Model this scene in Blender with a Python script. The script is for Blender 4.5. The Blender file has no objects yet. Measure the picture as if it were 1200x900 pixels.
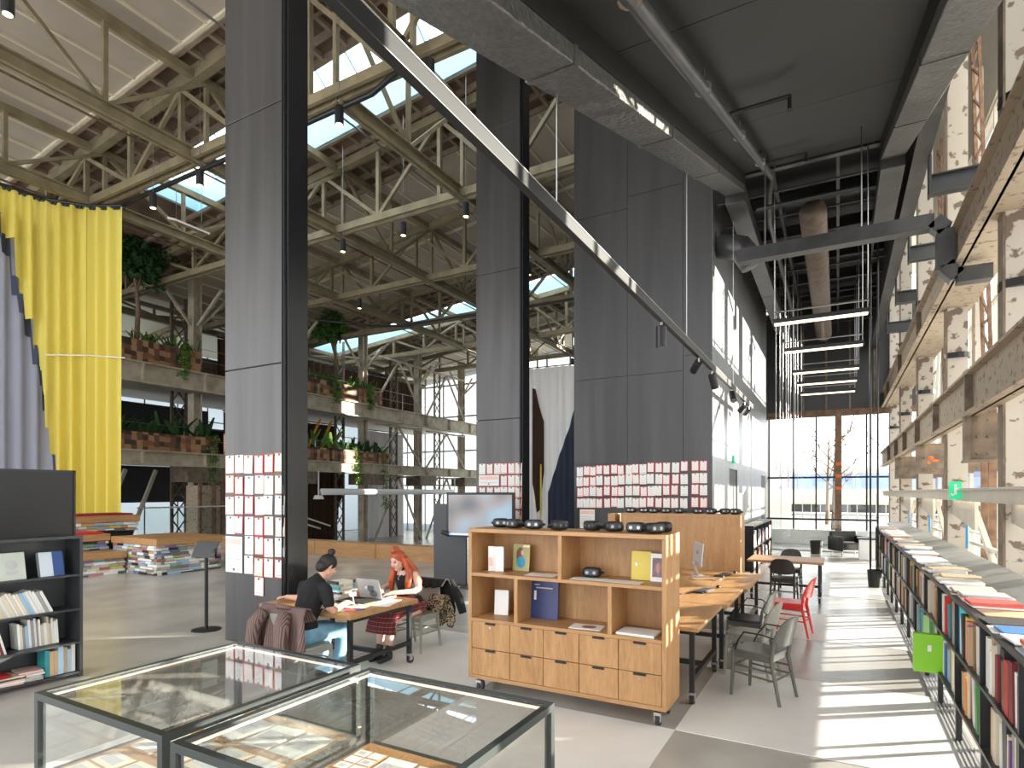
import bpy, math, random
from mathutils import Vector as V, Matrix, Euler
random.seed(7)
R = math.radians
sc = bpy.context.scene
COL = sc.collection

# ---------------------------------------------------------------- camera
cam = bpy.data.cameras.new('camera')
cam.sensor_width = 36; cam.lens = 36 * 690 / 1200
cam.shift_y = 127 / 1200
cam.clip_start = 0.05; cam.clip_end = 500
camo = bpy.data.objects.new('camera', cam); COL.objects.link(camo)
camo.location = (0, 0, 2.0)
camo.rotation_euler = (R(90), 0, math.atan(382 / 690))
sc.camera = camo

# ---------------------------------------------------------------- sky, sun, exposure
w = bpy.data.worlds.new('sky'); sc.world = w; w.use_nodes = True
bg = w.node_tree.nodes['Background']
bg.inputs[0].default_value = (0.93, 0.965, 1.0, 1); bg.inputs[1].default_value = 3.6
sun = bpy.data.lights.new('sun', 'SUN'); sun.energy = 26; sun.angle = R(0.6); sun.color = (1.0, 0.91, 0.78)
suno = bpy.data.objects.new('sun', sun); COL.objects.link(suno)
AZ, EL = R(54), R(10.0)
sd = V((math.sin(AZ) * math.cos(EL), math.cos(AZ) * math.cos(EL), math.sin(EL)))
suno.rotation_euler = sd.to_track_quat('Z', 'Y').to_euler(); suno.location = sd * 60
sc.view_settings.view_transform = 'Standard'; sc.view_settings.look = 'None'
sc.view_settings.gamma = 1; sc.view_settings.exposure = 0.2
sc.cycles.max_bounces = 10; sc.cycles.diffuse_bounces = 6; sc.cycles.transparent_max_bounces = 24
sc.cycles.sample_clamp_indirect = 6

# ---------------------------------------------------------------- mesh builder
class MB:
    def __init__(s): s.v = []; s.f = []; s.m = []
    def poly(s, pts, mi=0):
        b = len(s.v); s.v += [tuple(p) for p in pts]; s.f.append(tuple(range(b, b + len(pts)))); s.m.append(mi); return s
    def faces(s, vs, fs, mi=0):
        b = len(s.v); s.v += [tuple(p) for p in vs]
        for q in fs: s.f.append(tuple(b + i for i in q)); s.m.append(mi)
        return s
    def hexa(s, p, mi=0):   # 8 points: bottom 4 ccw, top 4 ccw
        return s.faces(p, [(3, 2, 1, 0), (4, 5, 6, 7), (0, 1, 5, 4), (1, 2, 6, 5), (2, 3, 7, 6), (3, 0, 4, 7)], mi)
    def box(s, x0, y0, z0, x1, y1, z1, mi=0):
        return s.hexa([(x0, y0, z0), (x1, y0, z0), (x1, y1, z0), (x0, y1, z0), (x0, y0, z1), (x1, y0, z1), (x1, y1, z1), (x0, y1, z1)], mi)
    def cbox(s, c, d, rot=None, mi=0):
        M = Euler(rot).to_matrix() if rot else Matrix.Identity(3)
        hx, hy, hz = d[0] / 2, d[1] / 2, d[2] / 2
        P = [(-hx, -hy, -hz), (hx, -hy, -hz), (hx, hy, -hz), (-hx, hy, -hz), (-hx, -hy, hz), (hx, -hy, hz), (hx, hy, hz), (-hx, hy, hz)]
        return s.hexa([M @ V(p) + V(c) for p in P], mi)
    def bar(s, a, b, wd, ht, mi=0, up=(0, 0, 1)):
        a, b = V(a), V(b); d = (b - a).normalized(); u = V(up)
        if abs(d.dot(u)) > 0.98: u = V((0, 1, 0)) if abs(d.y) < .9 else V((1, 0, 0))
        x = d.cross(u).normalized(); z = x.cross(d).normalized()
        x *= wd / 2; z *= ht / 2
        return s.hexa([a - x - z, a + x - z, b + x - z, b - x - z, a - x + z, a + x + z, b + x + z, b - x + z], mi)
    def ibeam(s, a, b, h, wd, t=.02, mi=0, up=(0, 0, 1)):
        a, b = V(a), V(b); u = V(up)
        s.bar(a, b, t, h, mi, up)
        d = (b - a).normalized(); x = d.cross(u).normalized(); z = x.cross(d).normalized()
        for k in (-1, 1): s.bar(a + z * k * (h / 2 - t / 2), b + z * k * (h / 2 - t / 2), wd, t, mi, up)
        return s
    def tube(s, pts, r, n=8, mi=0, closed=False):
        pts = [V(p) for p in pts]; rs = r if isinstance(r, (list, tuple)) else [r] * len(pts)
        b = len(s.v); N = len(pts); px = None
        for i, p in enumerate(pts):
            d = (pts[min(i + 1, N - 1)] - pts[max(i - 1, 0)])
            d = d.normalized() if d.length > 1e-9 else V((0, 0, 1))
            if px is None:
                u = V((0, 0, 1)) if abs(d.z) < .9 else V((1, 0, 0)); px = d.cross(u).normalized()
            else:
                px = (px - d * px.dot(d)).normalized()
            py = d.cross(px)
            for k in range(n):
                t = 2 * math.pi * k / n
                s.v.append(tuple(p + (px * math.cos(t) + py * math.sin(t)) * rs[i]))
        for i in range(N - 1):
            for k in range(n):
                k2 = (k + 1) % n
                s.f.append((b + i * n + k, b + i * n + k2, b + (i + 1) * n + k2, b + (i + 1) * n + k)); s.m.append(mi)
        s.f.append(tuple(b + k for k in reversed(range(n)))); s.m.append(mi)
        s.f.append(tuple(b + (N - 1) * n + k for k in range(n))); s.m.append(mi)
        return s
    def lathe(s, prof, c=(0, 0, 0), n=16, mi=0):
        return s.tube([(c[0], c[1], c[2] + z) for r_, z in prof], [max(r_, 1e-4) for r_, z in prof], n, mi)
    def ell(s, c, r, nu=14, nv=9, mi=0, rot=None):
        M = Euler(rot).to_matrix() if rot else Matrix.Identity(3)
        b = len(s.v); c = V(c)
        s.v.append(tuple(c + M @ V((0, 0, -r[2]))))
        for j in range(1, nv):
            ph = -math.pi / 2 + math.pi * j / nv
            for i in range(nu):
                th = 2 * math.pi * i / nu
                s.v.append(tuple(c + M @ V((r[0] * math.cos(ph) * math.cos(th), r[1] * math.cos(ph) * math.sin(th), r[2] * math.sin(ph)))))
        s.v.append(tuple(c + M @ V((0, 0, r[2])))); last = len(s.v) - 1
        for i in range(nu):
            i2 = (i + 1) % nu
            s.f.append((b, b + 1 + i2, b + 1 + i)); s.m.append(mi)
            for j in range(nv - 2):
                s.f.append((b + 1 + j * nu + i, b + 1 + j * nu + i2, b + 1 + (j + 1) * nu + i2, b + 1 + (j + 1) * nu + i)); s.m.append(mi)
            s.f.append((b + 1 + (nv - 2) * nu + i, b + 1 + (nv - 2) * nu + i2, last)); s.m.append(mi)
        return s
    def cap(s, a, ra, b, rb):
        s.tube([a, V(a).lerp(V(b), .5), b], [ra, (ra + rb) / 2, rb], 12)
        s.ell(a, (ra, ra, ra), 12, 8); s.ell(b, (rb, rb, rb), 12, 8); return s
    def chain(s, pts):
        for (a, ra), (b, rb) in zip(pts, pts[1:]): s.cap(a, ra, b, rb)
        return s
    def prism(s, poly, z0, z1, mi=0):
        n = len(poly); b = len(s.v)
        s.v += [(x, y, z0) for x, y in poly] + [(x, y, z1) for x, y in poly]
        s.f.append(tuple(b + i for i in reversed(range(n)))); s.m.append(mi)
        s.f.append(tuple(b + n + i for i in range(n))); s.m.append(mi)
        for i in range(n):
            j = (i + 1) % n; s.f.append((b + i, b + j, b + n + j, b + n + i)); s.m.append(mi)
        return s
    def build(s, name, mats, parent=None, smooth=False, bevel=0, loc=None, remesh=0):
        me = bpy.data.meshes.new(name); me.from_pydata(s.v, [], s.f)
        if not isinstance(mats, (list, tuple)): mats = [mats]
        for m_ in mats: me.materials.append(m_)
        if len(mats) > 1: me.polygons.foreach_set('material_index', s.m)
        if smooth: me.polygons.foreach_set('use_smooth', [True] * len(me.polygons))
        me.update()
        o = bpy.data.objects.new(name, me); COL.objects.link(o)
        if parent: o.parent = parent
        if loc: o.location = loc
        if bevel:
            b = o.modifiers.new('bevel', 'BEVEL'); b.width = bevel; b.segments = 2; b.limit_method = 'ANGLE'
        if remesh:
            r_ = o.modifiers.new('remesh', 'REMESH'); r_.mode = 'VOXEL'; r_.voxel_size = remesh; r_.use_smooth_shade = True
            q = o.modifiers.new('smooth', 'SMOOTH'); q.factor = .5; q.iterations = 4
        return o

def tag(o, label=None, cat=None, group=None, kind=None):
    if label: o['label'] = label
    if cat: o['category'] = cat
    if group: o['group'] = group
    if kind: o['kind'] = kind
    return o
def thing(name, label, cat, loc=(0, 0, 0), rz=0, group=None):
    o = bpy.data.objects.new(name, None); COL.objects.link(o)
    o.empty_display_size = .1
    o.location = loc; o.rotation_euler = (0, 0, rz)
    return tag(o, label, cat, group)
def struct(name, mb, mat, label=None, **k):
    return tag(mb.build(name, mat, **k), label, None, None, 'structure')
def group_empty(name, label):
    o = bpy.data.objects.new(name, None); COL.objects.link(o); return tag(o, label, None, None, 'structure')
def dup(root, loc=None, rz=None, label=None, group=None, parent=None):
    c = root.copy(); COL.objects.link(c)
    if parent is not None: c.parent = parent
    if loc is not None: c.location = loc
    if rz is not None: c.rotation_euler = (0, 0, rz)
    if label: c['label'] = label
    if group: c['group'] = group
    for ch in list(root.children): dup(ch, parent=c)
    return c

# ---------------------------------------------------------------- materials
def _nt(name):
    m = bpy.data.materials.new(name); m.use_nodes = True
    nt = m.node_tree; b = nt.nodes['Principled BSDF']; return m, nt, b
def _c(c): return (c[0], c[1], c[2], 1)
def mat(name, col, rough=.5, metal=0, var=0, scale=6, bump=0, col2=None, thr=None, stretch=None, emit=None, es=0, coat=0, spec=None):
    m, nt, b = _nt(name); L = nt.links.new
    b.inputs['Base Color'].default_value = _c(col); b.inputs['Roughness'].default_value = rough; b.inputs['Metallic'].default_value = metal
    if coat: b.inputs['Coat Weight'].default_value = coat; b.inputs['Coat Roughness'].default_value = .1
    if spec is not None: b.inputs['Specular IOR Level'].default_value = spec
    if emit: b.inputs['Emission Color'].default_value = _c(emit); b.inputs['Emission Strength'].default_value = es
    if var or bump or col2:
        tc = nt.nodes.new('ShaderNodeTexCoord'); mp = nt.nodes.new('ShaderNodeMapping'); nz = nt.nodes.new('ShaderNodeTexNoise')
        L(tc.outputs['Object'], mp.inputs[0]); L(mp.outputs[0], nz.inputs['Vector'])
        mp.inputs['Scale'].default_value = stretch or (1, 1, 1)
        nz.inputs['Scale'].default_value = scale; nz.inputs['Detail'].default_value = 6
        rp = nt.nodes.new('ShaderNodeValToRGB'); L(nz.outputs['Fac'], rp.inputs[0])
        c2 = col2 or tuple(max(0, x * (1 - var)) for x in col)
        t = thr or (.35, .65)
        rp.color_ramp.elements[0].position = t[0]; rp.color_ramp.elements[1].position = t[1]
        rp.color_ramp.elements[0].color = _c(c2); rp.color_ramp.elements[1].color = _c(col)
        L(rp.outputs[0], b.inputs['Base Color'])
        if bump:
            bp = nt.nodes.new('ShaderNodeBump'); bp.inputs['Strength'].default_value = bump; bp.inputs['Distance'].default_value = .02
            L(nz.outputs['Fac'], bp.inputs['Height']); L(bp.outputs[0], b.inputs['Normal'])
    return m
def wood(name, c1, c2, axis='z', rough=.45, sc_=9):
    st = {'x': (.12, 1, 1), 'y': (1, .12, 1), 'z': (1, 1, .12)}[axis]
    m, nt, b = _nt(name); L = nt.links.new
    tc = nt.nodes.new('ShaderNodeTexCoord'); mp = nt.nodes.new('ShaderNodeMapping'); mp.inputs['Scale'].default_value = st
    nz = nt.nodes.new('ShaderNodeTexNoise'); nz.inputs['Scale'].default_value = sc_; nz.inputs['Detail'].default_value = 8; nz.inputs['Distortion'].default_value = 1.2
    n2 = nt.nodes.new('ShaderNodeTexNoise'); n2.inputs['Scale'].default_value = sc_ * 9; n2.inputs['Detail'].default_value = 3
    L(tc.outputs['Object'], mp.inputs[0]); L(mp.outputs[0], nz.inputs['Vector']); L(mp.outputs[0], n2.inputs['Vector'])
    mx = nt.nodes.new('ShaderNodeMath'); mx.operation = 'MULTIPLY_ADD'; mx.inputs[1].default_value = .4
    L(n2.outputs['Fac'], mx.inputs[0]); 
    m2 = nt.nodes.new('ShaderNodeMath'); m2.operation = 'MULTIPLY'; m2.inputs[1].default_value = .62; L(nz.outputs['Fac'], m2.inputs[0]); L(m2.outputs[0], mx.inputs[2])
    rp = nt.nodes.new('ShaderNodeValToRGB'); rp.color_ramp.elements[0].position = .36; rp.color_ramp.elements[1].position = .66
    rp.color_ramp.elements[0].color = _c(c2); rp.color_ramp.elements[1].color = _c(c1)
    L(mx.outputs[0], rp.inputs[0]); L(rp.outputs[0], b.inputs['Base Color']); b.inputs['Roughness'].default_value = rough
    return m
def objcol(name, rough=.5):
    m, nt, b = _nt(name); oi = nt.nodes.new('ShaderNodeObjectInfo')
    nt.links.new(oi.outputs['Color'], b.inputs['Base Color']); b.inputs['Roughness'].default_value = rough; return m
def glass(name, tint=(.95, .98, .97), refl=.06, dirt=0):
    m = bpy.data.materials.new(name); m.use_nodes = True; nt = m.node_tree; nt.nodes.clear(); L = nt.links.new
    out = nt.nodes.new('ShaderNodeOutputMaterial'); mx = nt.nodes.new('ShaderNodeMixShader'); tr = nt.nodes.new('ShaderNodeBsdfTransparent'); gl = nt.nodes.new('ShaderNodeBsdfGlossy')
    tr.inputs[0].default_value = _c(tint); gl.inputs['Roughness'].default_value = .01
    lw0 = nt.nodes.new('ShaderNodeLayerWeight'); lw0.inputs[0].default_value = .5
    pw = nt.nodes.new('ShaderNodeMath'); pw.operation = 'POWER'; pw.inputs[1].default_value = 4; L(lw0.outputs['Facing'], pw.inputs[0])
    lw = nt.nodes.new('ShaderNodeMath'); lw.operation = 'MULTIPLY_ADD'; lw.inputs[1].default_value = .85; lw.inputs[2].default_value = refl; L(pw.outputs[0], lw.inputs[0])
    L(lw.outputs[0], mx.inputs[0]); L(tr.outputs[0], mx.inputs[1]); L(gl.outputs[0], mx.inputs[2]); L(mx.outputs[0], out.inputs[0]); return m
def translucent(name, col, mixf=.5):
    m = bpy.data.materials.new(name); m.use_nodes = True; nt = m.node_tree; nt.nodes.clear(); L = nt.links.new
    out = nt.nodes.new('ShaderNodeOutputMaterial'); mx = nt.nodes.new('ShaderNodeMixShader'); d = nt.nodes.new('ShaderNodeBsdfDiffuse'); t = nt.nodes.new('ShaderNodeBsdfTranslucent')
    d.inputs[0].default_value = _c(col); t.inputs[0].default_value = _c(col); mx.inputs[0].default_value = mixf
    L(d.outputs[0], mx.inputs[1]); L(t.outputs[0], mx.inputs[2]); L(mx.outputs[0], out.inputs[0]); return m
def emis(name, col, s):
    return mat(name, (.8, .8, .8), .5, emit=col, es=s)
def stripes(name, ca, cb, scale, axis=0, rough=.9, plaid=None):
    m, nt, b = _nt(name); L = nt.links.new
    tc = nt.nodes.new('ShaderNodeTexCoord'); wv = nt.nodes.new('ShaderNodeTexWave'); wv.bands_direction = 'XYZ'[axis]
    wv.inputs['Scale'].default_value = scale; L(tc.outputs['Object'], wv.inputs['Vector'])
    rp = nt.nodes.new('ShaderNodeValToRGB'); rp.color_ramp.interpolation = 'CONSTANT'
    rp.color_ramp.elements[0].color = _c(ca); rp.color_ramp.elements[1].color = _c(cb); rp.color_ramp.elements[1].position = .6
    L(wv.outputs['Fac'], rp.inputs[0]); outc = rp.outputs[0]
    if plaid:
        w2 = nt.nodes.new('ShaderNodeTexWave'); w2.bands_direction = 'Z'; w2.inputs['Scale'].default_value = scale * .9; L(tc.outputs['Object'], w2.inputs['Vector'])
        r2 = nt.nodes.new('ShaderNodeValToRGB'); r2.color_ramp.interpolation = 'CONSTANT'
        r2.color_ramp.elements[0].color = _c(plaid[0]); r2.color_ramp.elements[1].color = _c(plaid[1]); r2.color_ramp.elements[1].position = .6
        e = r2.color_ramp.elements.new(.975); e.color = (.5, .47, .42, 1)
        L(w2.outputs['Fac'], r2.inputs[0])
        mx = nt.nodes.new('ShaderNodeMix'); mx.data_type = 'RGBA'; mx.inputs[0].default_value = .5
        L(rp.outputs[0], mx.inputs[6]); L(r2.outputs[0], mx.inputs[7]); outc = mx.outputs[2]
    L(outc, b.inputs['Base Color']); b.inputs['Roughness'].default_value = rough; return m
def brickmat(name, cols, sx=4, scale=3, rough=.7, axis='yz', mortar=.02, mcol=(.05, .04, .03)):
    m, nt, b = _nt(name); L = nt.links.new
    tc = nt.nodes.new('ShaderNodeTexCoord'); sp = nt.nodes.new('ShaderNodeSeparateXYZ'); cb = nt.nodes.new('ShaderNodeCombineXYZ')
    L(tc.outputs['Object'], sp.inputs[0]); L(sp.outputs['XYZ'.index(axis[0].upper())], cb.inputs[0]); L(sp.outputs['XYZ'.index(axis[1].upper())], cb.inputs[1])
    vo = nt.nodes.new('ShaderNodeTexVoronoi'); vo.distance = 'CHEBYCHEV'; vo.inputs['Scale'].default_value = scale; vo.inputs['Randomness'].default_value = .35
    L(cb.outputs[0], vo.inputs['Vector'])
    s2 = nt.nodes.new('ShaderNodeSeparateColor'); L(vo.outputs['Color'], s2.inputs[0])
    rp = nt.nodes.new('ShaderNodeValToRGB'); rp.color_ramp.interpolation = 'CONSTANT'
    n = len(cols)
    rp.color_ramp.elements[0].color = _c(cols[0]); rp.color_ramp.elements[0].position = 0
    rp.color_ramp.elements[1].color = _c(cols[1]); rp.color_ramp.elements[1].position = 1 / n
    for i in range(2, n): e = rp.color_ramp.elements.new(i / n); e.color = _c(cols[i])
    L(s2.outputs[0], rp.inputs[0]); L(rp.outputs[0], b.inputs['Base Color']); b.inputs['Roughness'].default_value = rough; return m

M = {}
M['concrete'] = mat('polished_concrete', (.50, .475, .44), .26, var=.25, scale=.9, bump=0)
M['white_paint'] = mat('white_floor_paint', (.80, .78, .76), .35, var=.06, scale=2)
M['steel_black'] = mat('blackened_steel', (.074, .070, .069), .34, metal=.45, var=.35, scale=1.6, stretch=(2.5, 2.5, .15))
M['steel_wall'] = mat('blackened_steel_wall', (.055, .053, .054), .38, metal=.4, var=.3, scale=1.3, stretch=(2.5, 2.5, .15))
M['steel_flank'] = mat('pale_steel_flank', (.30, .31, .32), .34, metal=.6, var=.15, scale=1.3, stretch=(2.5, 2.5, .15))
M['gloss_black'] = mat('gloss_black', (.010, .011, .013), .3, spec=.35)
M['black'] = mat('black_paint', (.015, .015, .016), .5, var=.3, scale=3)
M['black_metal'] = mat('black_metal', (.022, .023, .025), .38, metal=.3)
M['dark_grey'] = mat('dark_grey_metal', (.05, .055, .06), .4, metal=.3)
M['soffit'] = mat('black_soffit', (.007, .0068, .0066), .5, var=.3, scale=2)
M['duct'] = mat('foil_duct', (.17, .165, .16), .36, metal=.6, var=.35, scale=22, bump=.7)
M['duct_dark'] = mat('dark_duct', (.085, .085, .088), .4, metal=.5, var=.3, scale=4)
M['galv'] = mat('galvanised', (.34, .34, .35), .32, metal=.85)
M['chrome'] = mat('chrome', (.6, .6, .62), .2, metal=1)
M['oak_x'] = wood('oak_x', (.49, .275, .12), (.35, .18, .068), 'x')
M['oak_y'] = wood('oak_y', (.49, .275, .12), (.35, .18, .068), 'y')
M['oak_z'] = wood('oak_z', (.49, .275, .12), (.34, .172, .064), 'z')
M['oak_in'] = wood('oak_inside', (.40, .22, .098), (.30, .155, .06), 'z')
M['cream_steel'] = mat('cream_steel', (.27, .22, .13), .6, var=.3, scale=2.5)
M['roof_white'] = mat('roof_board', (.50, .435, .36), .8, var=.12, scale=1)
M['roof_rib'] = mat('roof_rib', (.74, .67, .52), .7)
M['roof_brown'] = mat('roof_coffer', (.20, .135, .092), .85, var=.5, scale=1.4)
M['roof_brown_rib'] = mat('coffer_rib', (.32, .245, .18), .8, var=.3, scale=2)
M['sky_blue'] = mat('pale_blue_paint', (.42, .66, .80), .5)
M['worn_beige'] = mat('worn_beige_steel', (.36, .29, .215), .65, col2=(.15, .11, .08), scale=9, thr=(.36, .44), bump=.1)
M['worn_white'] = mat('worn_white_steel', (.44, .40, .35), .6, col2=(.15, .11, .085), scale=6, thr=(.38, .42), bump=.1)
M['rust'] = mat('rust_steel', (.22, .125, .075), .75, col2=(.12, .07, .045), scale=6)
M['brown_steel'] = mat('brown_steel', (.20, .145, .10), .6, col2=(.10, .075, .055), scale=5, bump=.15)
M['gallery'] = mat('gallery_steel', (.52, .46, .36), .65, col2=(.32, .27, .20), scale=1.8, thr=(.3, .6))
M['white_steel'] = mat('white_steel', (.55, .51, .44), .5, var=.1, scale=3)
M['glass'] = glass('clear_glass'); M['glass_case'] = glass('case_glass', (.975, .985, .98), .06)
M['frosted'] = translucent('translucent_glazing', (.29, .33, .35), .75)
M['sun_stop_pane'] = translucent('frosted_sun_stop', (.75, .77, .76), .7)  # frosting added to some near panes to keep direct sun off the study area
M['yellow'] = translucent('yellow_cloth', (1.0, .86, .22), .4)
M['grey_cloth'] = translucent('grey_cloth', (.36, .37, .44), .15)
M['navy_cloth'] = mat('navy_cloth', (.05, .06, .10), .9)
M['white_cloth'] = translucent('white_cloth', (.70, .66, .66), .3)
M['brown_cloth'] = translucent('brown_cloth', (.085, .052, .038), .15)
M['leaf'] = translucent('leaf', (.09, .19, .05), .25); M['leaf2'] = translucent('dark_leaf', (.045, .10, .04), .2); M['leaf3'] = translucent('light_leaf', (.16, .28, .07), .3)
M['bark'] = mat('bark', (.24, .16, .10), .9, var=.4, scale=12)
M['blocks'] = brickmat('planter_blocks', [(.23, .10, .045), (.06, .035, .025), (.33, .17, .08), (.14, .07, .04), (.40, .22, .11), (.035, .025, .02)], scale=4.5)
M['paper'] = mat('paper', (.82, .81, .80), .7); M['ink'] = mat('ink', (.12, .12, .13), .6); M['grey_ink'] = mat('grey_ink', (.50, .50, .52), .7)
M['red_card'] = mat('red_card', (.80, .055, .045), .6); M['orange_card'] = mat('orange_card', (.85, .22, .06), .6); M['pink_card'] = mat('pink_card', (.85, .52, .45), .6)
M['red_felt'] = mat('red_felt', (.62, .02, .015), .9); M['dark_red_felt'] = mat('dark_red_felt', (.30, .012, .014), .9)
M['cover'] = objcol('book_cover', .45); M['pages'] = mat('page_edges', (.72, .68, .58), .8)
M['case_frame'] = mat('case_frame', (.035, .042, .042), .4, metal=.3)
M['led'] = emis('led_strip', (1, .74, .56), 1.4)
M['lamp_warm'] = emis('lamp_warm', (1, .70, .38), 6); M['lamp_bar'] = emis('lamp_bar', (1, .74, .42), 2.4)
M['skin'] = mat('skin', (.62, .36, .26), .55, spec=.3); M['skin2'] = mat('skin_pale', (.68, .43, .33), .55, spec=.3)
M['hair_dark'] = mat('dark_hair', (.014, .010, .009), .6, var=.5, scale=30, bump=.5, stretch=(1, 1, .2))
M['hair_red'] = mat('red_hair', (.50, .085, .018), .42, var=.5, scale=26, bump=.5, stretch=(1, 1, .15))
M['tee'] = mat('black_tee', (.010, .010, .012), .9, var=.2, scale=10)
M['denim'] = mat('light_denim', (.20, .40, .56), .9, var=.2, scale=14)
M['plaid'] = stripes('plaid', (.26, .02, .025), (.016, .018, .016), 7, 0, plaid=((.22, .018, .022), (.012, .014, .014)))
M['jacket'] = stripes('striped_jacket', (.20, .135, .12), (.085, .045, .042), 20, 0)
M['leopard'] = mat('leopard', (.40, .32, .20), .9, col2=(.03, .025, .02), scale=45, thr=(.47, .53))
M['alu'] = mat('aluminium', (.58, .58, .60), .35, metal=.3)
M['chair_dark'] = mat('dark_chair_plastic', (.030, .028, .027), .42)
M['chair_grey'] = mat('grey_chair_paint', (.10, .105, .095), .38)
M['chair_light'] = mat('light_grey_chair', (.28, .28, .25), .4)
M['chair_red'] = mat('red_chair_lacquer', (.72, .035, .030), .35)
M['leather'] = mat('black_leather', (.014, .014, .015), .38, bump=.08, var=.2, scale=20)
M['rubber'] = mat('rubber', (.02, .02, .02), .6)
M['green_sign'] = mat('green_sign', (.02, .45, .20), .4, emit=(.02, .55, .25), es=.5); M['white'] = mat('white_plain', (.8, .8, .8), .5)
M['blue_pipe'] = mat('blue_pipe', (.05, .28, .55), .4); M['yellow_paint'] = mat('yellow_paint', (.75, .45, .03), .5)
M['orange_paint'] = mat('orange_paint', (.70, .14, .02), .7)
M['sill'] = mat('grey_sill', (.33, .33, .32), .45, var=.12, scale=2)
M['ground'] = mat('outside_ground', (.48, .46, .43), .9, var=.2, scale=.4)
M['train_blue_hazed'] = mat('train_blue_hazed', (.30, .40, .70), .6); M['train_yellow_hazed'] = mat('train_yellow_hazed', (.85, .76, .52), .6)  # train colours paled, outdoor glare and haze mixed into the paint
M['clear_plastic'] = mat('clear_plastic', (.25, .26, .27), .2)
M['dark_panel'] = mat('dark_grey_panel', (.035, .037, .042), .35, var=.2, scale=1)

# ================================================================ SETTING
X0, X1 = -24.3, 3.0
# floor with painted chequer of about two metres
fl = struct('floor', MB().box(-9, -8, -1.5, 3.2, 42, 0).box(-20.7, -8, -1.5, -9, 14.06, 0), M['concrete'])
struct('floor_lower', MB().box(-42, -8, -1.6, -20.7, 42, -1.2).box(-20.7, 14.06, -1.6, -9, 42, -1.2), M['concrete'])
XL = [-5.1, -3.2, -1.2, .8, 2.75]; YL = [-1, 1, 3, 5, 7, 8.92, 10.9, 12.9, 14.9, 16.9, 18.9, 20.9]
for i in range(4):
    for j in range(len(YL) - 1):
        if (i + j) % 2 == 0: continue   # dark cells keep the bare concrete
        if i == 0 and YL[j] > 8: continue
        if i == 1 and YL[j] > 11: continue
        MB().box(XL[i], YL[j], 0, XL[i + 1], YL[j + 1], .004).build('painted_panel', M['white_paint'], fl)
struct('floor_outside', MB().box(3.2, -60, -.4, 120, 160, -.04).box(-120, 42, -.4, 3.2, 160, -.04), M['ground'])

# ---------------------------------------------------------------- roof of the hall
def rz_(x): return 13 + .1 * (x + 14)
ceil = group_empty('ceiling', 'boarded roof underside of the old hall with coffered strips')
def roofslab(y0, y1, m, name, x0=-40, x1=4.2, t=.25):
    MB().hexa([(x0, y0, rz_(x0)), (x1, y0, rz_(x1)), (x1, y1, rz_(x1)), (x0, y1, rz_(x0)), (x0, y0, rz_(x0) + t), (x1, y0, rz_(x1) + t), (x1, y1, rz_(x1) + t), (x0, y1, rz_(x0) + t)]).build(name, m, ceil)
light = [(-9, 8.7), (16, 24.7), (32, 41.5)]; coff = [(8.7, 11), (13.3, 16), (24.7, 27), (29.3, 32)]; sky_ = [(11, 13.3), (27, 29.3)]
tilt = math.atan(.1)
# boards: one board mesh, copied
bw = 1.0
def board_rows(y0, y1, n):
    me = None; step = (y1 - y0) / n
    for r in range(n):
        for k in range(26):
            xa = -29 + k * bw
            if me is None:
                o = MB().box(.05, .05, -.03, bw - .05, step - .05, .0).build('board', M['roof_white'], ceil); me = o
            else:
                o = me.copy(); COL.objects.link(o)
            o.location = (xa, y0 + r * step, rz_(xa)); o.rotation_euler = (0, -tilt, 0)
        if r == 0:
            q = None
            for k in range(27):
                if q is None: q = e = MB().box(-.03, 0, -.08, .03, y1 - y0, 0).build('rib', M['roof_rib'], ceil)
                else: e = q.copy(); COL.objects.link(e)
                e.location = (-29 + k * bw, y0, rz_(-29 + k * bw))
for (a, b), n in zip(light, (4, 2, 2)):
    roofslab(a, b, M['roof_rib'], 'roof_slab'); board_rows(max(a, -6), b, n)
    step = (b - max(a, -6)) / n
    for r in range(n + 1):
        y = max(a, -6) + r * step
        MB().bar((-29, y, rz_(-29) - .06), (-3, y, rz_(-3) - .06), .12, .1).build('cross_batten', M['roof_rib'], ceil)
for a, b in coff:
    roofslab(a, b, M['roof_brown'], 'coffer_slab')
    for y in [a + .06] + [a + (b - a) * q for q in (.25, .5, .75)] + [b - .06]:
        MB().bar((-30, y, rz_(-30) - .07), (-3, y, rz_(-3) - .07), .10, .16).build('coffer_rib', M['roof_brown_rib'], ceil)
    me = None
    for k in range(34):
        x = -30 + k * .8
        if me is None: me = o = MB().box(-.05, a, -.13, .05, b, 0).build('coffer_rib', M['roof_brown_rib'], ceil)
        else: o = me.copy(); COL.objects.link(o)
        o.location = (x, 0, rz_(x)); o.rotation_euler = (0, -tilt, 0)
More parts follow.
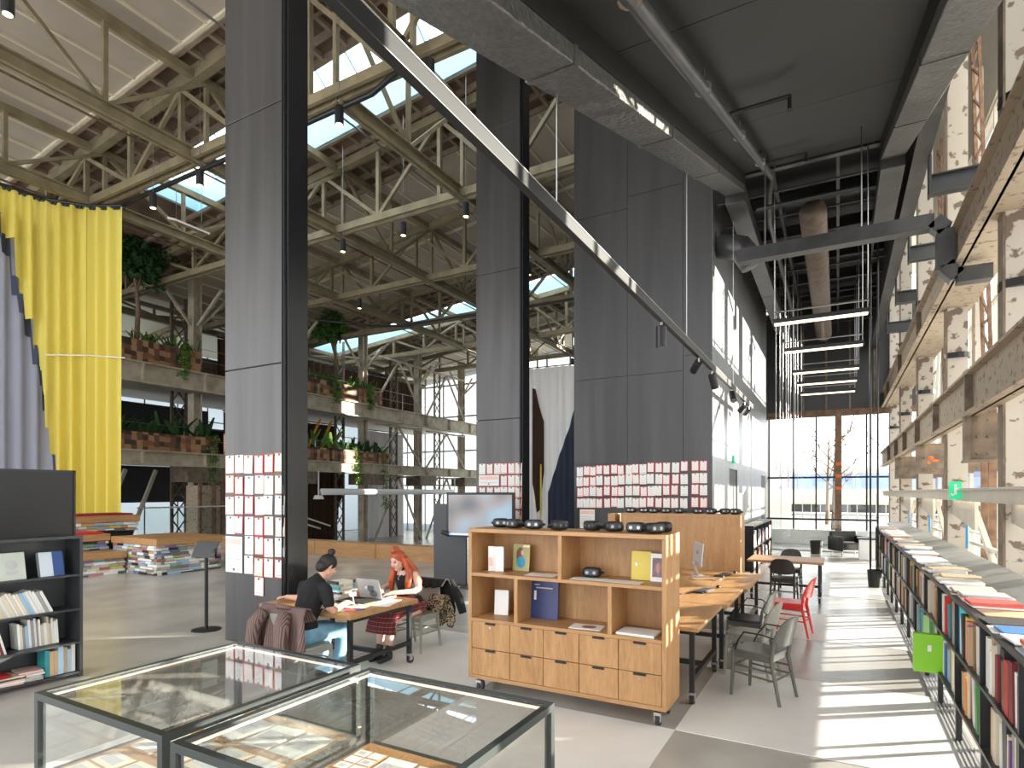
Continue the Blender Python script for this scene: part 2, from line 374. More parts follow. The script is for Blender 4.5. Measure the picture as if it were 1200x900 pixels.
# skylight lanterns
for (a, b), (sx0, sx1), lab in ((sky_[0], (-20.5, -4), 'long roof lantern with pale blue curb nearest the black columns'), (sky_[1], (-30, -2), 'long roof lantern with pale blue curb towards the far glazed wall')):
    roofslab(a, b, M['roof_brown'], 'coffer_slab', -40, sx0); roofslab(a, b, M['roof_brown'], 'coffer_slab', sx1, 4.2)
    t = thing('skylight', lab, 'skylight', ((sx0 + sx1) / 2, (a + b) / 2, rz_(sx0))); lo = t.location
    def P(x, y, dz): return (x - lo.x, y - lo.y, rz_(x) + dz - lo.z)
    for y, nm in ((a, 'curb'), (b, 'curb')):
        MB().hexa([P(sx0, y - .06, -.1), P(sx1, y - .06, -.1), P(sx1, y + .06, -.1), P(sx0, y + .06, -.1), P(sx0, y - .06, .75), P(sx1, y - .06, .75), P(sx1, y + .06, .75), P(sx0, y + .06, .75)]).build(nm, M['sky_blue'], t)
    for x in (sx0, sx1):
        MB().hexa([P(x - .06, a, -.1), P(x + .06, a, -.1), P(x + .06, b, -.1), P(x - .06, b, -.1), P(x - .06, a, .75), P(x + .06, a, .75), P(x + .06, b, .75), P(x - .06, b, .75)]).build('curb', M['sky_blue'], t)
    mid = (a + b) / 2
    MB().bar(P(sx0, mid, 1.5), P(sx1, mid, 1.5), .1, .1).build('ridge_bar', M['sky_blue'], t)
    n = int((sx1 - sx0) / 1.1)
    for k in range(n + 1):
        x = sx0 + (sx1 - sx0) * k / n
        for y in (a, b): MB().bar(P(x, y, .72), P(x, mid, 1.5), .07, .07).build('glazing_bar', M['sky_blue'], t)
    for y in (a, b): MB().poly([P(sx0, y, .76), P(sx1, y, .76), P(sx1, mid, 1.55), P(sx0, mid, 1.55)]).build('pane', M['glass'], t)

# ---------------------------------------------------------------- trusses
ZB = 10.6
def truss_x(y, x0, x1, label):
    t = thing('roof_truss', label, 'truss', (x0, y, ZB), group='cross trusses of the hall roof')
    L_ = x1 - x0; m = M['cream_steel']
    b = MB()
    for s in (-.12, .12): b.bar((0, s, 0), (L_, s, 0), .09, .22)
    b.build('bottom_chord', m, t)
    MB().bar((0, 0, rz_(x0) - ZB - .28), (L_, 0, rz_(x1) - ZB - .28), .22, .26).build('top_chord', m, t)
    n = max(2, round(L_ / 2.4)); st = L_ / n
    for k in range(n + 1):
        x = k * st; top = rz_(x0 + x) - ZB - .35
        MB().bar((x, 0, .1), (x, 0, top), .12, .12).build('post', m, t)
        if k < n:
            t2 = rz_(x0 + x + st) - ZB - .35
            if k % 2: MB().bar((x, 0, .1), (x + st, 0, t2), .09, .11).build('diagonal', m, t)
            else: MB().bar((x, 0, top), (x + st, 0, .1), .09, .11).build('diagonal', m, t)
def truss_y(x, y0, y1, label, zb=ZB):
    t = thing('roof_truss', label, 'truss', (x, y0, zb))
    L_ = y1 - y0; m = M['cream_steel']; top = rz_(x) - zb - .3
    MB().ibeam((0, 0, 0), (0, L_, 0), .3, .24, .03).build('bottom_chord', m, t)
    MB().bar((0, 0, top), (0, L_, top), .18, .2).build('top_chord', m, t)
    n = round(L_ / 2.45); st = L_ / n
    for k in range(n + 1):
        MB().bar((0, k * st, .1), (0, k * st, top), .1, .1).build('post', m, t)
        if k < n:
            MB().bar((0, k * st, .1 if k % 2 else top), (0, (k + 1) * st, top if k % 2 else .1), .09, .09).build('diagonal', m, t)
TY = [-.5, 4.4, 9.3, 14.2, 19.1, 24, 28.9, 33.8]
for y in TY: truss_x(y, -34, -3.2, 'cream steel lattice truss spanning across the hall under the roof')
for x, ya, yb, lb_ in ((-19.3, -5, 38.7, 'above the yellow curtain'), (-14.4, -5, 38.7, 'between the yellow curtain and the clad columns'), (-9.5, 9.3, 38.7, 'passing behind the far clad column'), (-7.4, -5, 9.3, 'ending above the note card column'), (-29.5, -5, 38.7, 'deep over the gallery')): truss_y(x, ya, yb, 'cream steel lattice girder along the hall roof ' + lb_)
# thin conduits and braces under the roof
for k, (x, z) in enumerate(((-17.2, 11.9), (-11.8, 12.2), (-22, 11.4))):
    tag(MB().tube([(x, -4, z), (x, 38, z)], .03, 6).build('conduit', M['rust'] if k % 2 == 0 else M['galv']), ['rust red conduit under the roof over the yellow curtain', 'pale metal conduit under the roof by the lantern', 'rust red conduit under the roof above the planters'][k], 'pipe')
# ---------------------------------------------------------------- black clad columns
def clad_column(y, lab):
    t = thing('clad_column', lab, 'column', (-6.67, y, 0), group=None)
    zs = [0, 3.64, 6.96, 10.2, 12.4]
    for za, zb in zip(zs, zs[1:]): MB().box(-.6, 0, za + .006, .535, .31, zb - .006).build('steel_sheet', M['steel_black'], t, bevel=.006)
    MB().box(-.57, .02, 0, .53, .30, 12.4).build('core', M['black'], t)
    e = MB(); e.box(.535, -.012, 0, .575, .35, 12.4).box(.575, .03, 0, .60, .35, 12.4).box(.545, -.03, 0, .56, -.012, 12.4)
    e.build('edge_channel', M['gloss_black'], t, bevel=.008)
clad_column(5.1, 'tall black steel clad column beside the study table, covered in note cards')
clad_column(11.43, 'tall black steel clad column behind the television screen')
# black steel block wall with note cards and the sunlit flank
wl = group_empty('wall_block', 'black steel clad block with note cards and a sunlit flank')
MB().box(-5.17, 12.30, 0, -2.23, 22.4, 11.6).build('core', M['black'], wl)
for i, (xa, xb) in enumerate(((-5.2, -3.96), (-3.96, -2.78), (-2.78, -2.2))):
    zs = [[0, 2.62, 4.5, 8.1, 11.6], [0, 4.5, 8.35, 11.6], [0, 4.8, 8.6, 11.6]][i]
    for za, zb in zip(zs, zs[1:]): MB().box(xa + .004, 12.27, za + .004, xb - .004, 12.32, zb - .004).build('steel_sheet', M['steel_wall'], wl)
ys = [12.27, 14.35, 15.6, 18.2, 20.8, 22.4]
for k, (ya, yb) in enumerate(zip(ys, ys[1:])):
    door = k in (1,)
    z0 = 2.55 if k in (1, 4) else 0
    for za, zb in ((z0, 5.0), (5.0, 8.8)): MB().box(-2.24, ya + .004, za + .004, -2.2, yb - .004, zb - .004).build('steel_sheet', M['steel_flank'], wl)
for n, (ya, yb) in enumerate(((14.45, 15.5), (20.9, 22.2))):
    d = struct('door_%d' % (n + 1), MB().box(-2.26, ya, 0, -2.225, yb, 2.53), M['black'], ('plain black door recessed in the sunlit steel flank' if n == 0 else 'plain black door at the far end of the steel flank'))
    MB().tube([(-2.22, ya + .12, 1.05), (-2.17, ya + .12, 1.05), (-2.17, ya + .24, 1.05)], .012, 6).build('handle', M['galv'], d)

# ---------------------------------------------------------------- sloping soffit and ceiling of the black volume
SM = .343; YK, ZK = 11.6, 7.55
def zs_(y): return ZK + SM * (y - YK)
def slab(mb, x0, x1, y0, y1, a, b_, mi=0):
    return mb.hexa([(x0, y0, zs_(y0) + a), (x1, y0, zs_(y0) + a), (x1, y1, zs_(y1) + a), (x0, y1, zs_(y1) + a), (x0, y0, zs_(y0) + b_), (x1, y0, zs_(y0) + b_), (x1, y1, zs_(y1) + b_), (x0, y1, zs_(y1) + b_)], mi)
sof = group_empty('ceiling_soffit', 'black sloping soffit under the tiered seating')
cuts = [-3, 1.2, 4.4, 7.8, YK]
for ya, yb in zip(cuts, cuts[1:]):
    slab(MB(), -1.5, .62, ya + .006, yb - .006, .34, 1.4).build('soffit_panel', M['soffit'], sof)
slab(MB(), -1.85, -1.5, -3, YK, .13, 1.6).build('soffit_beam', M['soffit'], sof); slab(MB(), .62, .97, -3, YK, .13, 1.6).build('soffit_beam', M['soffit'], sof)
MB().box(-1.9, YK, ZK + .3, 1.0, YK + .12, ZK + 1.4).build('end_trim', M['duct_dark'], sof)
slab(MB(), -1.86, .98, -3, YK, 1.6, 2.4).build('tier', M['black'], sof)
# insulated ducts along both edges: sloping run in sections, then level run
def edge_duct(x0, x1, label, m, yend):
    t = thing('insulated_duct', label, 'duct', ((x0 + x1) / 2, YK, ZK)); ox, oy, oz = t.location
    cs = [-3, 1.6, 3.6, 6.2, 8.9, YK]
    for ya, yb in zip(cs, cs[1:]):
        b = MB(); slab(b, x0, x1, ya, yb - .015, 0, .13); b.v = [(p[0] - ox, p[1] - oy, p[2] - oz) for p in b.v]; b.build('duct_section', m, t, bevel=.01)
        b = MB(); slab(b, x0 - .006, x1 + .006, yb - .06, yb, -.008, .13); b.v = [(p[0] - ox, p[1] - oy, p[2] - oz) for p in b.v]; b.build('joint_band', m, t)
    ys_ = YK
    while ys_ < yend:
        ye = min(ys_ + 3, yend)
        MB().box(x0 - ox, ys_ + .01 - oy, 0 - .16, x1 - ox, ye - oy, .16).build('duct_section', M['duct_dark'], t, bevel=.01); ys_ = ye
edge_duct(-1.85, -1.5, 'foil wrapped flat duct along the hall edge of the soffit', M['duct'], 22)
edge_duct(.62, .97, 'foil wrapped flat duct along the window edge of the soffit', M['duct'], 14.4)
# level black ceiling beyond the knee
clg = group_empty('ceiling_level', 'black level ceiling above the reading strip')
for ya, yb in ((YK, 15), (15, 18.5), (18.5, 22), (22, 26)):
    MB().box(-2.2, ya + .01, 8.85, 1.3, yb - .01, 9.2).build('ceiling_panel', M['black'], clg)
MB().box(1.06, 3.0, 7.4, 1.3, 26, 8.85).build('fascia_beam', M['duct_dark'], clg)
for k in range(7):
    y = 12.6 + k * 1.9
    MB().ibeam((-2.2, y, 8.55), (1.1, y, 8.55), .3, .16, .02).build('joist', M['black'], clg)
for k, x in enumerate((-1.9, -1.1, .0, .75)):
    MB().bar((x, YK, 8.2), (x, 26, 8.2), .06, .12).build('ceiling_rail', M['black_metal'], clg)
for k in range(10):
    y = 12.3 + k * 1.15
    MB().tube([(-2.1, y, 7.75), (1.0, y, 7.75)], .02, 6).build('conduit_rail', M['black_metal'], clg)
for n, y in enumerate((11.6, 14.75, 17.9, 21.0)):
    tag(MB().ibeam((1.3, y, 6.95), (2.0, y, 6.95), .3, .2, .02).box(1.28, y - .13, 6.78, 1.31, y + .13, 7.4).build('tie_beam', M['dark_grey']), 'dark steel tie beam from the black ceiling edge to the window frame', 'beam', 'dark tie beams along the windows')
# sprinkler pipes
sp_ = thing('sprinkler_pipe', 'grey sprinkler pipe clamped under the sloping soffit', 'pipe', (-1.05, 0, 0))
MB().tube([(0, y, zs_(y) + .16) for y in (-2, 3, 7, 11.7)] + [(-.08, 12.0, 7.6), (-.16, 13, 7.5), (-.16, 22, 7.5)], .055, 10).build('pipe', M['duct_dark'], sp_, smooth=True)
for y in (1.2, 3.3, 5.4, 7.6, 9.8):
    MB().lathe([(.072, -.03), (.072, .03)], (0, y, zs_(y) + .16), 10).bar((0, y, zs_(y) + .18), (0, y, zs_(y) + .36), .02, .02).build('clamp', M['galv'], sp_)
for y in (6.6, 10.2):
    MB().tube([(0, y, zs_(y) + .19), (.62, y, zs_(y) + .19)], .022, 8).tube([(.62, y, zs_(y) + .20), (.62, y, zs_(y) + .08)], .02, 8).lathe([(.035, 0), (.02, .03)], (.62, y, zs_(y) + .05), 8).build('branch', M['black_metal'], sp_)
tag(MB().tube([(-1.35, 12.0, 7.35), (.35, 12.0, 7.35)], .05, 8).build('cross_pipe', M['black_metal']), 'short black cross pipe at the knee of the soffit', 'pipe')
# cross duct that turns down to the window side
cd = thing('cross_duct', 'square grey duct crossing the strip and turning down by the girder', 'duct', (0, 10.0, 5.75))
pts = [(-1.4, 0, 0), (1.16, 0, 0), (1.29, 0, -.14), (1.29, 0, -.64), (1.42, 0, -.80), (1.8, 0, -.80)]
for x in (-1.0, .3): MB().tube([(x, 0, .1), (x, 0, zs_(10) + .34 - 5.75)], .01, 6).build('hanger_rod', M['galv'], cd)
for a, b in zip(pts, pts[1:]): MB().bar(a, b, .2, .2, up=(0, 1, 0)).build('duct_section', M['duct_dark'], cd)
tag(MB().tube([(-.42, 12.6, 7.35), (-.42, 22.5, 7.35)], .24, 18).build('round_duct', mat('brown_duct', (.13, .095, .075), .55, metal=.3, bump=.3, var=.3, scale=6), smooth=True), 'big round brown ventilation duct above the bar lamps', 'duct')
tag(MB().tube([(-2.15, 12.7, 7.1), (-1.72, 12.7, 6.95), (-1.5, 12.7, 6.6)], [.25, .25, .25], 16).build('duct_outlet', M['duct_dark'], smooth=True), 'round duct outlet at the top of the sunlit steel flank', 'duct')
# hanging wires of the track and the track light
trk = thing('light_track', 'long black ceiling track with spotlights hung on wires', 'track', (-1.81, 0, 4.05))
MB().box(-.03, -2, -.05, .03, 15.2, .05).build('rail', M['black_metal'], trk, bevel=.004)
MB().box(-.034, -2, .05, .034, 15.2, .054).build('rail_cap', M['alu'], trk)
for y in (.6, 3.95, 8.2, 12.3): MB().tube([(0, y, .05), (0, y, zs_(min(y, YK)) - 4.05 if y < YK else 3.3)], .006, 5).build('wire', M['galv'], trk)
SPOT = [(6.88, 0, 0), (9.0, 70, 30), (10.05, 25, -20), (12.1, -45, 20), (13.9, 65, 35), (14.6, 70, 30)]
for y, tl, yw in SPOT:
    t = thing('spotlight', 'black cylinder spotlight clipped to the ceiling track', 'spotlight', (-1.81, y, 3.995), 0, 'spotlights on the ceiling track')
    MB().tube([(0, 0, 0), (0, 0, -.06)], .014, 8).build('stem', M['galv'], t)
    h = MB().lathe([(.06, -.24), (.062, -.23), (.062, .0), (.055, .01)], (0, 0, 0), 16).build('housing', M['black_metal'], t, smooth=False, loc=(0, 0, -.06))
    h.rotation_euler = (R(tl), 0, R(yw))
    l = MB().lathe([(.048, -.243), (.048, -.2405)], (0, 0, 0), 16).build('lens', M['galv'], h)
# bar lamps
for n, y in enumerate((11.57, 14.0, 16.6, 18.4, 20.3)):
    t = thing('bar_lamp', 'long black bar lamp with a warm tube hung above the strip', 'lamp', (-.28, y, 5.0), 0, 'row of warm bar lamps')
    MB().box(-.75, -.05, .03, .75, .05, .11).build('housing', M['black_metal'], t, bevel=.006)
    MB().box(-.72, -.045, 0, .72, .045, .03).build('tube', M['lamp_bar'], t)
    MB().tube([(-.74, 0, .24), (.74, 0, .24)], .014, 6).build('top_rail', M['galv'], t)
    for s in (-.72, .72):
        MB().tube([(s, 0, .1), (s, 0, 3.15)], .010, 6).build('hanger_rod', M['galv'], t)
# vertical rods at the end of the window shelf
for n, (x, y) in enumerate(((.66, 16.0), (.80, 15.9))):
    tag(MB().tube([(x, y, 0), (x, y, 8.2)], .022, 8).lathe([(.05, 0), (.05, .02)], (x, y, 0), 10).build('tension_rod', M['black_metal']), 'black steel rod from floor to ceiling beside the window shelf', 'rod', 'tension rods by the window shelf')
for n in range(12):
    x = -1.42 + (n % 6) * .08 + random.uniform(-.04, .04); y = 17 + n * .42
    tag(MB().tube([(x, y, 2.1 if n % 2 else 2.6), (x, y, 8.86)], .008, 5).build('hanging_wire', M['galv']), 'thin steel wire hanging by the sunlit flank', 'wire', 'wires hanging by the sunlit flank')

# ================================================================ WINDOW SIDE (right)
CY = [0.2, 4.4, 8.6, 12.6, 16.8, 21.2, 25.4]
for n, y in enumerate(CY):
    t = thing('window_column', 'worn white steel column carrying the window side girders', 'column', (1.79, y, 0), 0, 'worn columns along the windows')
    b = MB().box(-.14, -.12, 0, .14, -.10, 10.5).box(-.14, .10, 0, .14, .12, 10.5)
    b.build('flange', M['worn_white'], t); MB().box(-.012, -.10, 0, .012, .10, 10.5).build('web', M['worn_beige'], t)
    MB().box(-.165, -.125, 0, -.142, .125, 10.5).build('edge_strip', M['brown_steel'], t)
    for z in (4.3, 6.4): MB().lathe([(.19, 0), (.19, .09)], (0, 0, z), 14).build('collar', M['black_metal'], t)
# lower girder
def girder(name, lab, x0, x1, z0, z1, m, stiff):
    t = thing(name, lab, 'girder', (x0, -2, z0))
    MB().box(0, 0, 0, .03, 29, z1 - z0).build('web', m, t)
    MB().box(-.09, 0, z1 - z0 - .035, x1 - x0, 29, z1 - z0).build('top_flange', m, t)
    MB().box(-.09, 0, 0, x1 - x0, 29, .035).build('bottom_flange', m, t)
    for y in stiff: MB().box(-.085, y + 2 - .03, .035, 0, y + 2 + .03, z1 - z0 - .035).build('stiffener', M['brown_steel'], t)
    return t
girder('crane_girder', 'lower worn beige crane girder above the window shelf', 1.5, 1.62, 2.99, 3.53, M['worn_beige'], [3.2, 6.4, 9.4, 12.3, 15.0, 17.7, 20.2, 23])
girder('crane_girder', 'upper worn beige crane girder with a broad flaking underside', 1.5, 2.0, 5.16, 5.75, M['worn_beige'], [6.5, 10.5, 14.7, 19, 23.4])
for n, y in enumerate((3.4, 9.6, 15.0, 20.2)):
    t = thing('bracket', 'riveted brown steel bracket hanging below the lower girder', 'bracket', (1.5, y, 2.42), 0, 'riveted brackets under the lower girder')
    MB().box(0, 0, 0, 1.3, .03, .6).box(-.06, -.06, 0, 0, .10, .6).build('plate', M['brown_steel'], t)
    MB().box(-.06, -.08, -.03, .9, .2, 0).build('lower_flange', M['brown_steel'], t)
    for i in range(10):
        for z in (.08, .3, .52): MB().ell((.08 + i * .11, -.005, z), (.016, .012, .016), 8, 5).build('rivet', M['brown_steel'], t)
    if n == 2: MB().ell((.2, -.004, .3), (.05, .004, .04), 8, 5).ell((.28, -.004, .24), (.06, .004, .03), 8, 5).ell((.16, -.004, .2), (.03, .004, .03), 8, 5).build('paint_patch', M['orange_paint'], t)
tag(MB().box(1.52, -2, 1.88, 1.62, 27, 2.03).box(1.46, -2, 2.03, 1.68, 27, 2.055).build('rail_beam', M['white_steel']), 'white painted steel rail at head height below the brackets', 'beam')
for n, y in enumerate((6.3, 10.5, 14.7, 19.0)):
    tag(MB().hexa([(1.70, y, 1.45), (1.70, y + 2.6, 1.70), (1.74, y + 2.6, 1.70), (1.74, y, 1.45), (1.70, y, 1.88), (1.70, y + 2.6, 1.88), (1.74, y + 2.6, 1.88), (1.74, y, 1.88)]).build('gusset_plate', M['white_steel']), 'pale triangular gusset plate under the white rail', 'plate', 'gusset plates under the white rail')
    t = thing('window_brace', 'pair of beige diagonal braces between window columns', 'brace', (2.0, y, 0), 0, 'diagonal window braces')
    MB().bar((0, .1, .75), (0, 1.9, 1.75), .07, .09).build('brace_bar', M['white_steel'], t)
    MB().bar((0, 2.1, 1.75), (0, 3.9, .9), .07, .09).build('brace_bar', M['white_steel'], t)
    MB().bar((0, .0, 1.15), (0, 4.1, 1.15), .06, .05).build('brace_bar', M['white_steel'], t)
    t = thing('lattice_post', 'rust red lattice post rising behind the upper girder', 'lattice', (2.15, y + 1.4, 3.6), 0, 'lattice posts behind the girders')
    for s in (0, .55): MB().bar((0, s, 0), (0, s + 1.1, 6.8), .05, .05).box(-.05, s - .03, -3.6, .05, s + .03, 0).build('chord', M['rust'], t)
    for k in range(11):
        y0, y1 = k * .1, (k + 1) * .1; z = k * .62
        MB().bar((0, y0 * 1.0, z), (0, .55 + y1 * 1.0 - .05, z + .5), .03, .03).build('lacing', M['rust'], t)
        MB().bar((0, y0, z), (0, .55 + y0, z), .03, .03).build('lacing', M['rust'], t)
    t = thing('white_plate', 'broad pale steel upright behind the upper girder', 'plate', (2.5, y + .3, 3.0), 0, 'pale uprights behind the girders')
    MB().box(-.03, 0, 0, .03, .55, 7.6).box(-.07, -.02, 0, .07, .0, 7.6).build('plate', M['worn_white'], t)
    MB().bar((-.15, .5, 1.2), (.3, 3.6, 3.4), .08, .12).bar((-.1, .5, 5.2), (.3, 3.6, 4.4), .08, .10).build('brace_bar', M['white_steel'], t)
# glazing
def glazing(name, lab, mull_x, ys_, zs_l, mm, pane=M['glass'], sun_stop=None):
    o = group_empty(name, lab)
    y0, y1 = ys_[0], ys_[-1]
    for y in ys_: MB().box(mull_x - .04, y - .025, zs_l[0], mull_x + .04, y + .025, zs_l[-1]).build('mullion', mm, o)
    for z in zs_l: MB().box(mull_x - .035, y0, z - .025, mull_x + .035, y1, z + .025).build('transom', mm, o)
    me = None
    for ya, yb in zip(ys_, ys_[1:]):
        for za, zb in zip(zs_l, zs_l[1:]):
            MB().poly([(mull_x, ya, za), (mull_x, yb, za), (mull_x, yb, zb), (mull_x, ya, zb)]).build('pane', pane if not (sun_stop and ((yb < sun_stop[0] and sun_stop[1] < zb <= sun_stop[2]) or (9.3 < ya < 13 and zb > 4))) else M['sun_stop_pane'], o)  # chosen panes turn translucent to block sun towards the table and clad column
    return o
glazing('window_1', 'tall steel framed glazing along the window side', 3.0, [-4 + 1.35 * k for k in range(24)], [0, 1.0, 2.6, 4.2, 6.2, 8.2, 10.4], M['white_steel'], sun_stop=(15, 2.7, 4.3))
struct('wall_sun_stop_side', MB().box(-2.62, 22.4, 0, -2.5, 40, 14), M['dark_panel'])  # wall added along the hall edge so that sun misses the gallery
struct('wall_sun_stop_upper', MB().box(2.92, -4, 10.42, 3.15, 30, 15), M['white_steel'])  # solid band added above the glazing to stop sun streaks on the trusses
for n, y in enumerate((7.2, 11.2, 15.4, 19.6)):
    t = thing('conduit', 'bright blue conduit bent down between the window columns', 'pipe', (1.72, y, 1.15), 0, 'blue conduits by the windows')
    MB().tube([(0, 0, 0), (0, 0, .50), (0, -.03, .56), (0, -.10, .58), (0, -.5, .58)], .018, 8).build('pipe', M['blue_pipe'], t, smooth=True)
# window sill bench on thin legs
t = thing('window_sill_bench', 'long grey window bench behind the low bookcase', 'bench', (1.39, 10.5, 0))
MB().hexa([(-.16, -9, 1.08), (.2, -9, 1.14), (.2, 9.5, 1.14), (-.16, 9.5, 1.08), (-.16, -9, 1.12), (.2, -9, 1.18), (.2, 9.5, 1.18), (-.16, 9.5, 1.12)]).build('bench_top', M['sill'], t)
for k in range(10): MB().box(.12, -8.6 + k * 1.95, 0, .16, -8.56 + k * 1.95, 1.12).build('leg', M['dark_grey'], t)
# exit sign on the rail
t = thing('exit_sign', 'green and white emergency exit sign on the white rail', 'sign', (1.44, 10.1, 2.02))
MB().box(-.09, -.02, -.12, .05, .02, .13).build('panel', M['green_sign'], t)
MB().cbox((-.02, -.023, 0), (.03, .004, .1)).cbox((-.02, -.023, .075), (.03, .004, .03)).cbox((.02, -.023, .03), (.05, .004, .02)).cbox((-.055, -.023, -.05), (.04, .004, .02), (0, .6, 0)).build('running_figure', M['white'], t)
# hanging white sign board
tag(MB().box(1.72, 9.0, 2.75, 2.2, 9.06, 3.05).tube([(1.76, 9.03, 3.05), (1.76, 9.03, 3.5)], .006, 5).build('signboard', M['white']), 'blank white sign board hung in front of the near riveted bracket', 'sign')

# ================================================================ END OF THE STRIP (far glass wall)
eg = group_empty('window_2', 'far glass wall at the end of the reading strip')
YE = 26.0
for x in (-2.45, -1.55, -.75, .95, 2.9): MB().box(x - .03, YE - .05, .2, x + .03, YE + .05, 5.05 if x != -.75 else 5.05).build('mullion', M['black_metal'], eg)
for z in (.2, 2.55): MB().box(-2.5, YE - .05, z, 3, YE + .05, z + .07).build('transom', M['black_metal'], eg)
MB().box(-2.5, YE - .08, 4.95, 3, YE + .08, 5.2).build('timber_head', M['rust'], eg)
MB().box(-2.5, YE - .05, 5.2, 3, YE + .05, 9.2).build('spandrel', M['dark_panel'], eg)
for x in (-2.0, -1.2, -.4, .4, 1.2): MB().box(x - .03, YE - .09, 5.2, x + .03, YE - .05, 9.2).build('spandrel_rib', M['brown_steel'], eg)
for xa, xb in ((-2.45, -1.55), (-1.55, -.75), (-.75, .95), (.95, 2.9)):
    for za, zb in ((.27, 2.55), (2.62, 4.95)): MB().poly([(xa, YE, za), (xb, YE, za), (xb, YE, zb), (xa, YE, zb)]).build('pane', M['glass'], eg)
t = thing('rust_column', 'slim rust brown steel column with orange marks before the far glass', 'column', (0.02, 25.2, 0))
MB().box(-.10, -.08, 0, .10, .08, 5.1).box(-.12, -.1, 0, -.10, .1, 5.1).build('shaft', M['rust'], t)
for z in (2.55, 3.0, 2.1): MB().box(-.09, -.085, z, .09, -.08, z + .12).build('paint_mark', M['orange_paint'], t)
rl = thing('glass_railing', 'clear glass railing with a black handrail before the far window', 'railing', (-.6, 22.45, 0))
MB().box(-1.6, -.03, 1.06, 1.75, .03, 1.12).build('handrail', M['black_metal'], rl)
for a, b in ((-1.58, -.5), (-.48, .6), (.62, 1.72)): MB().box(a, -.008, .03, b, .008, 1.06).build('pane', M['glass'], rl)
MB().box(-1.6, -.04, 0, 1.75, .04, .05).build('base_channel', M['alu'], rl)
# beyond the railing: white parapet
struct('wall_parapet', MB().box(-2.4, 25.6, 0, 3, 25.75, .55), M['white'])
# outside: train, bare trees, fence
tr = thing('train', 'blue and yellow train standing beyond the far glass', 'train', (-8, 60, 0))
MB().box(-30, 0, .9, 40, 3, 4.2).build('body', M['train_yellow_hazed'], tr, bevel=.2)
MB().box(-30, -.03, 2.3, 40, 0, 3.7).build('window_band', M['train_blue_hazed'], tr)
MB().box(-30, .2, .2, 40, 2.8, .9).build('underframe', M['dark_grey'], tr)
def bare_tree(loc, h, lab, seed):
    rnd = random.Random(seed); t = thing('bare_tree', lab, 'tree', loc)
    b = MB(); b.tube([(0, 0, 0), (.05, 0, h * .4), (.1, .05, h * .75)], [.12, .09, .04], 7)
    def br(p, d, l, r, dep):
        q = p + d * l; b.tube([p, q], [r, r * .6], 5)
        if dep:
            for _ in range(3):
                dd = (d + V((rnd.uniform(-.7, .7), rnd.uniform(-.7, .7), rnd.uniform(-.1, .7)))).normalized(); br(q, dd, l * .7, r * .6, dep - 1)
    for k in range(7):
        a = rnd.uniform(0, 6.28); br(V((.03, 0, h * (.3 + .07 * k))), V((math.cos(a), math.sin(a), .9)).normalized(), h * .18, .04, 2)
    b.build('branches', M['bark'], t)
bare_tree((-.2, 34, 0), 6, 'bare leafless tree outside beside the steel flank', 1); bare_tree((-.6, 42, 0), 7, 'bare leafless tree outside behind the rust column', 2); bare_tree((3.5, 50, 0), 9, 'bare leafless tree outside near the window corner', 3)
fe = thing('fence', 'pale bar fence outside in front of the train', 'fence', (-2, 46, 0))
for k in range(30): MB().box(-9 + k * .55, -.02, 0, -8.95 + k * .55, .02, 1.9).build('picket', M['white_steel'], fe)
for z in (.3, 1.7): MB().box(-9, -.02, z, 7.2, .02, z + .05).build('fence_rail', M['white_steel'], fe)

# ================================================================ GALLERIES (left)
XG = -24.3
for n, (z0, z1, lab) in enumerate(((6.36, 7.2, 'upper cream gallery beam carrying the tree planters'), (3.1, 3.7, 'lower weathered gallery beam carrying the fern planters'))):
    t = thing('gallery_beam', lab, 'beam', (XG, 4, z0))
    h = z1 - z0
    MB().box(-.02, 0, 0, .02, 36, h).build('web', M['gallery'], t)
    MB().box(-.2, 0, h - .06, .2, 36, h).box(-.2, 0, 0, .2, 36, .06).build('flanges', M['gallery'], t)
    for k in range(14): MB().box(.02, k * 2.65 + 1.4, .06, .18, k * 2.65 + 1.46, h - .06).build('stiffener', M['gallery'], t)
    struct('floor_gallery_%d' % (n + 1), MB().box(-32, 4, z1 - .3, XG - .2, 40, z1), M['roof_white'])
GY = [10.8, 16.1, 21.4, 26.7, 32.0, 37.3]
for y in GY:
    t = thing('gallery_column', 'cream steel column of the planted gallery', 'column', (XG - .75, y, 0), 0, 'columns of the planted gallery')
    MB().box(-.22, -.2, -1.2, .22, -.16, 3.1).box(-.22, .16, -1.2, .22, .2, 3.1).box(-.03, -.16, -1.2, .03, .16, 3.1).build('lower_shaft', M['gallery'], t)
    MB().box(-.22, -.2, 3.7, .22, -.16, 6.36).box(-.22, .16, 3.7, .22, .2, 6.36).box(-.03, -.16, 3.7, .03, .16, 6.36).build('middle_shaft', M['gallery'], t)
    MB().box(-.2, -.2, 7.2, .2, -.16, 12).box(-.2, .16, 7.2, .2, .2, 12).box(-.03, -.16, 7.2, .03, .16, 12).build('upper_shaft', M['gallery'], t)
    for s in (-1, 1): MB().bar((0, s * .2, 9.4), (0, s * 1.5, 10.9), .1, .1).build('knee_brace', M['gallery'], t)
    MB().bar((.2, 0, 9.4), (1.9, 0, 10.7), .1, .1).build('knee_brace', M['gallery'], t)
    MB().box(-.3, -.9, 2.45, .9, .9, 3.09).build('bearing_box', M['brown_steel'], t)
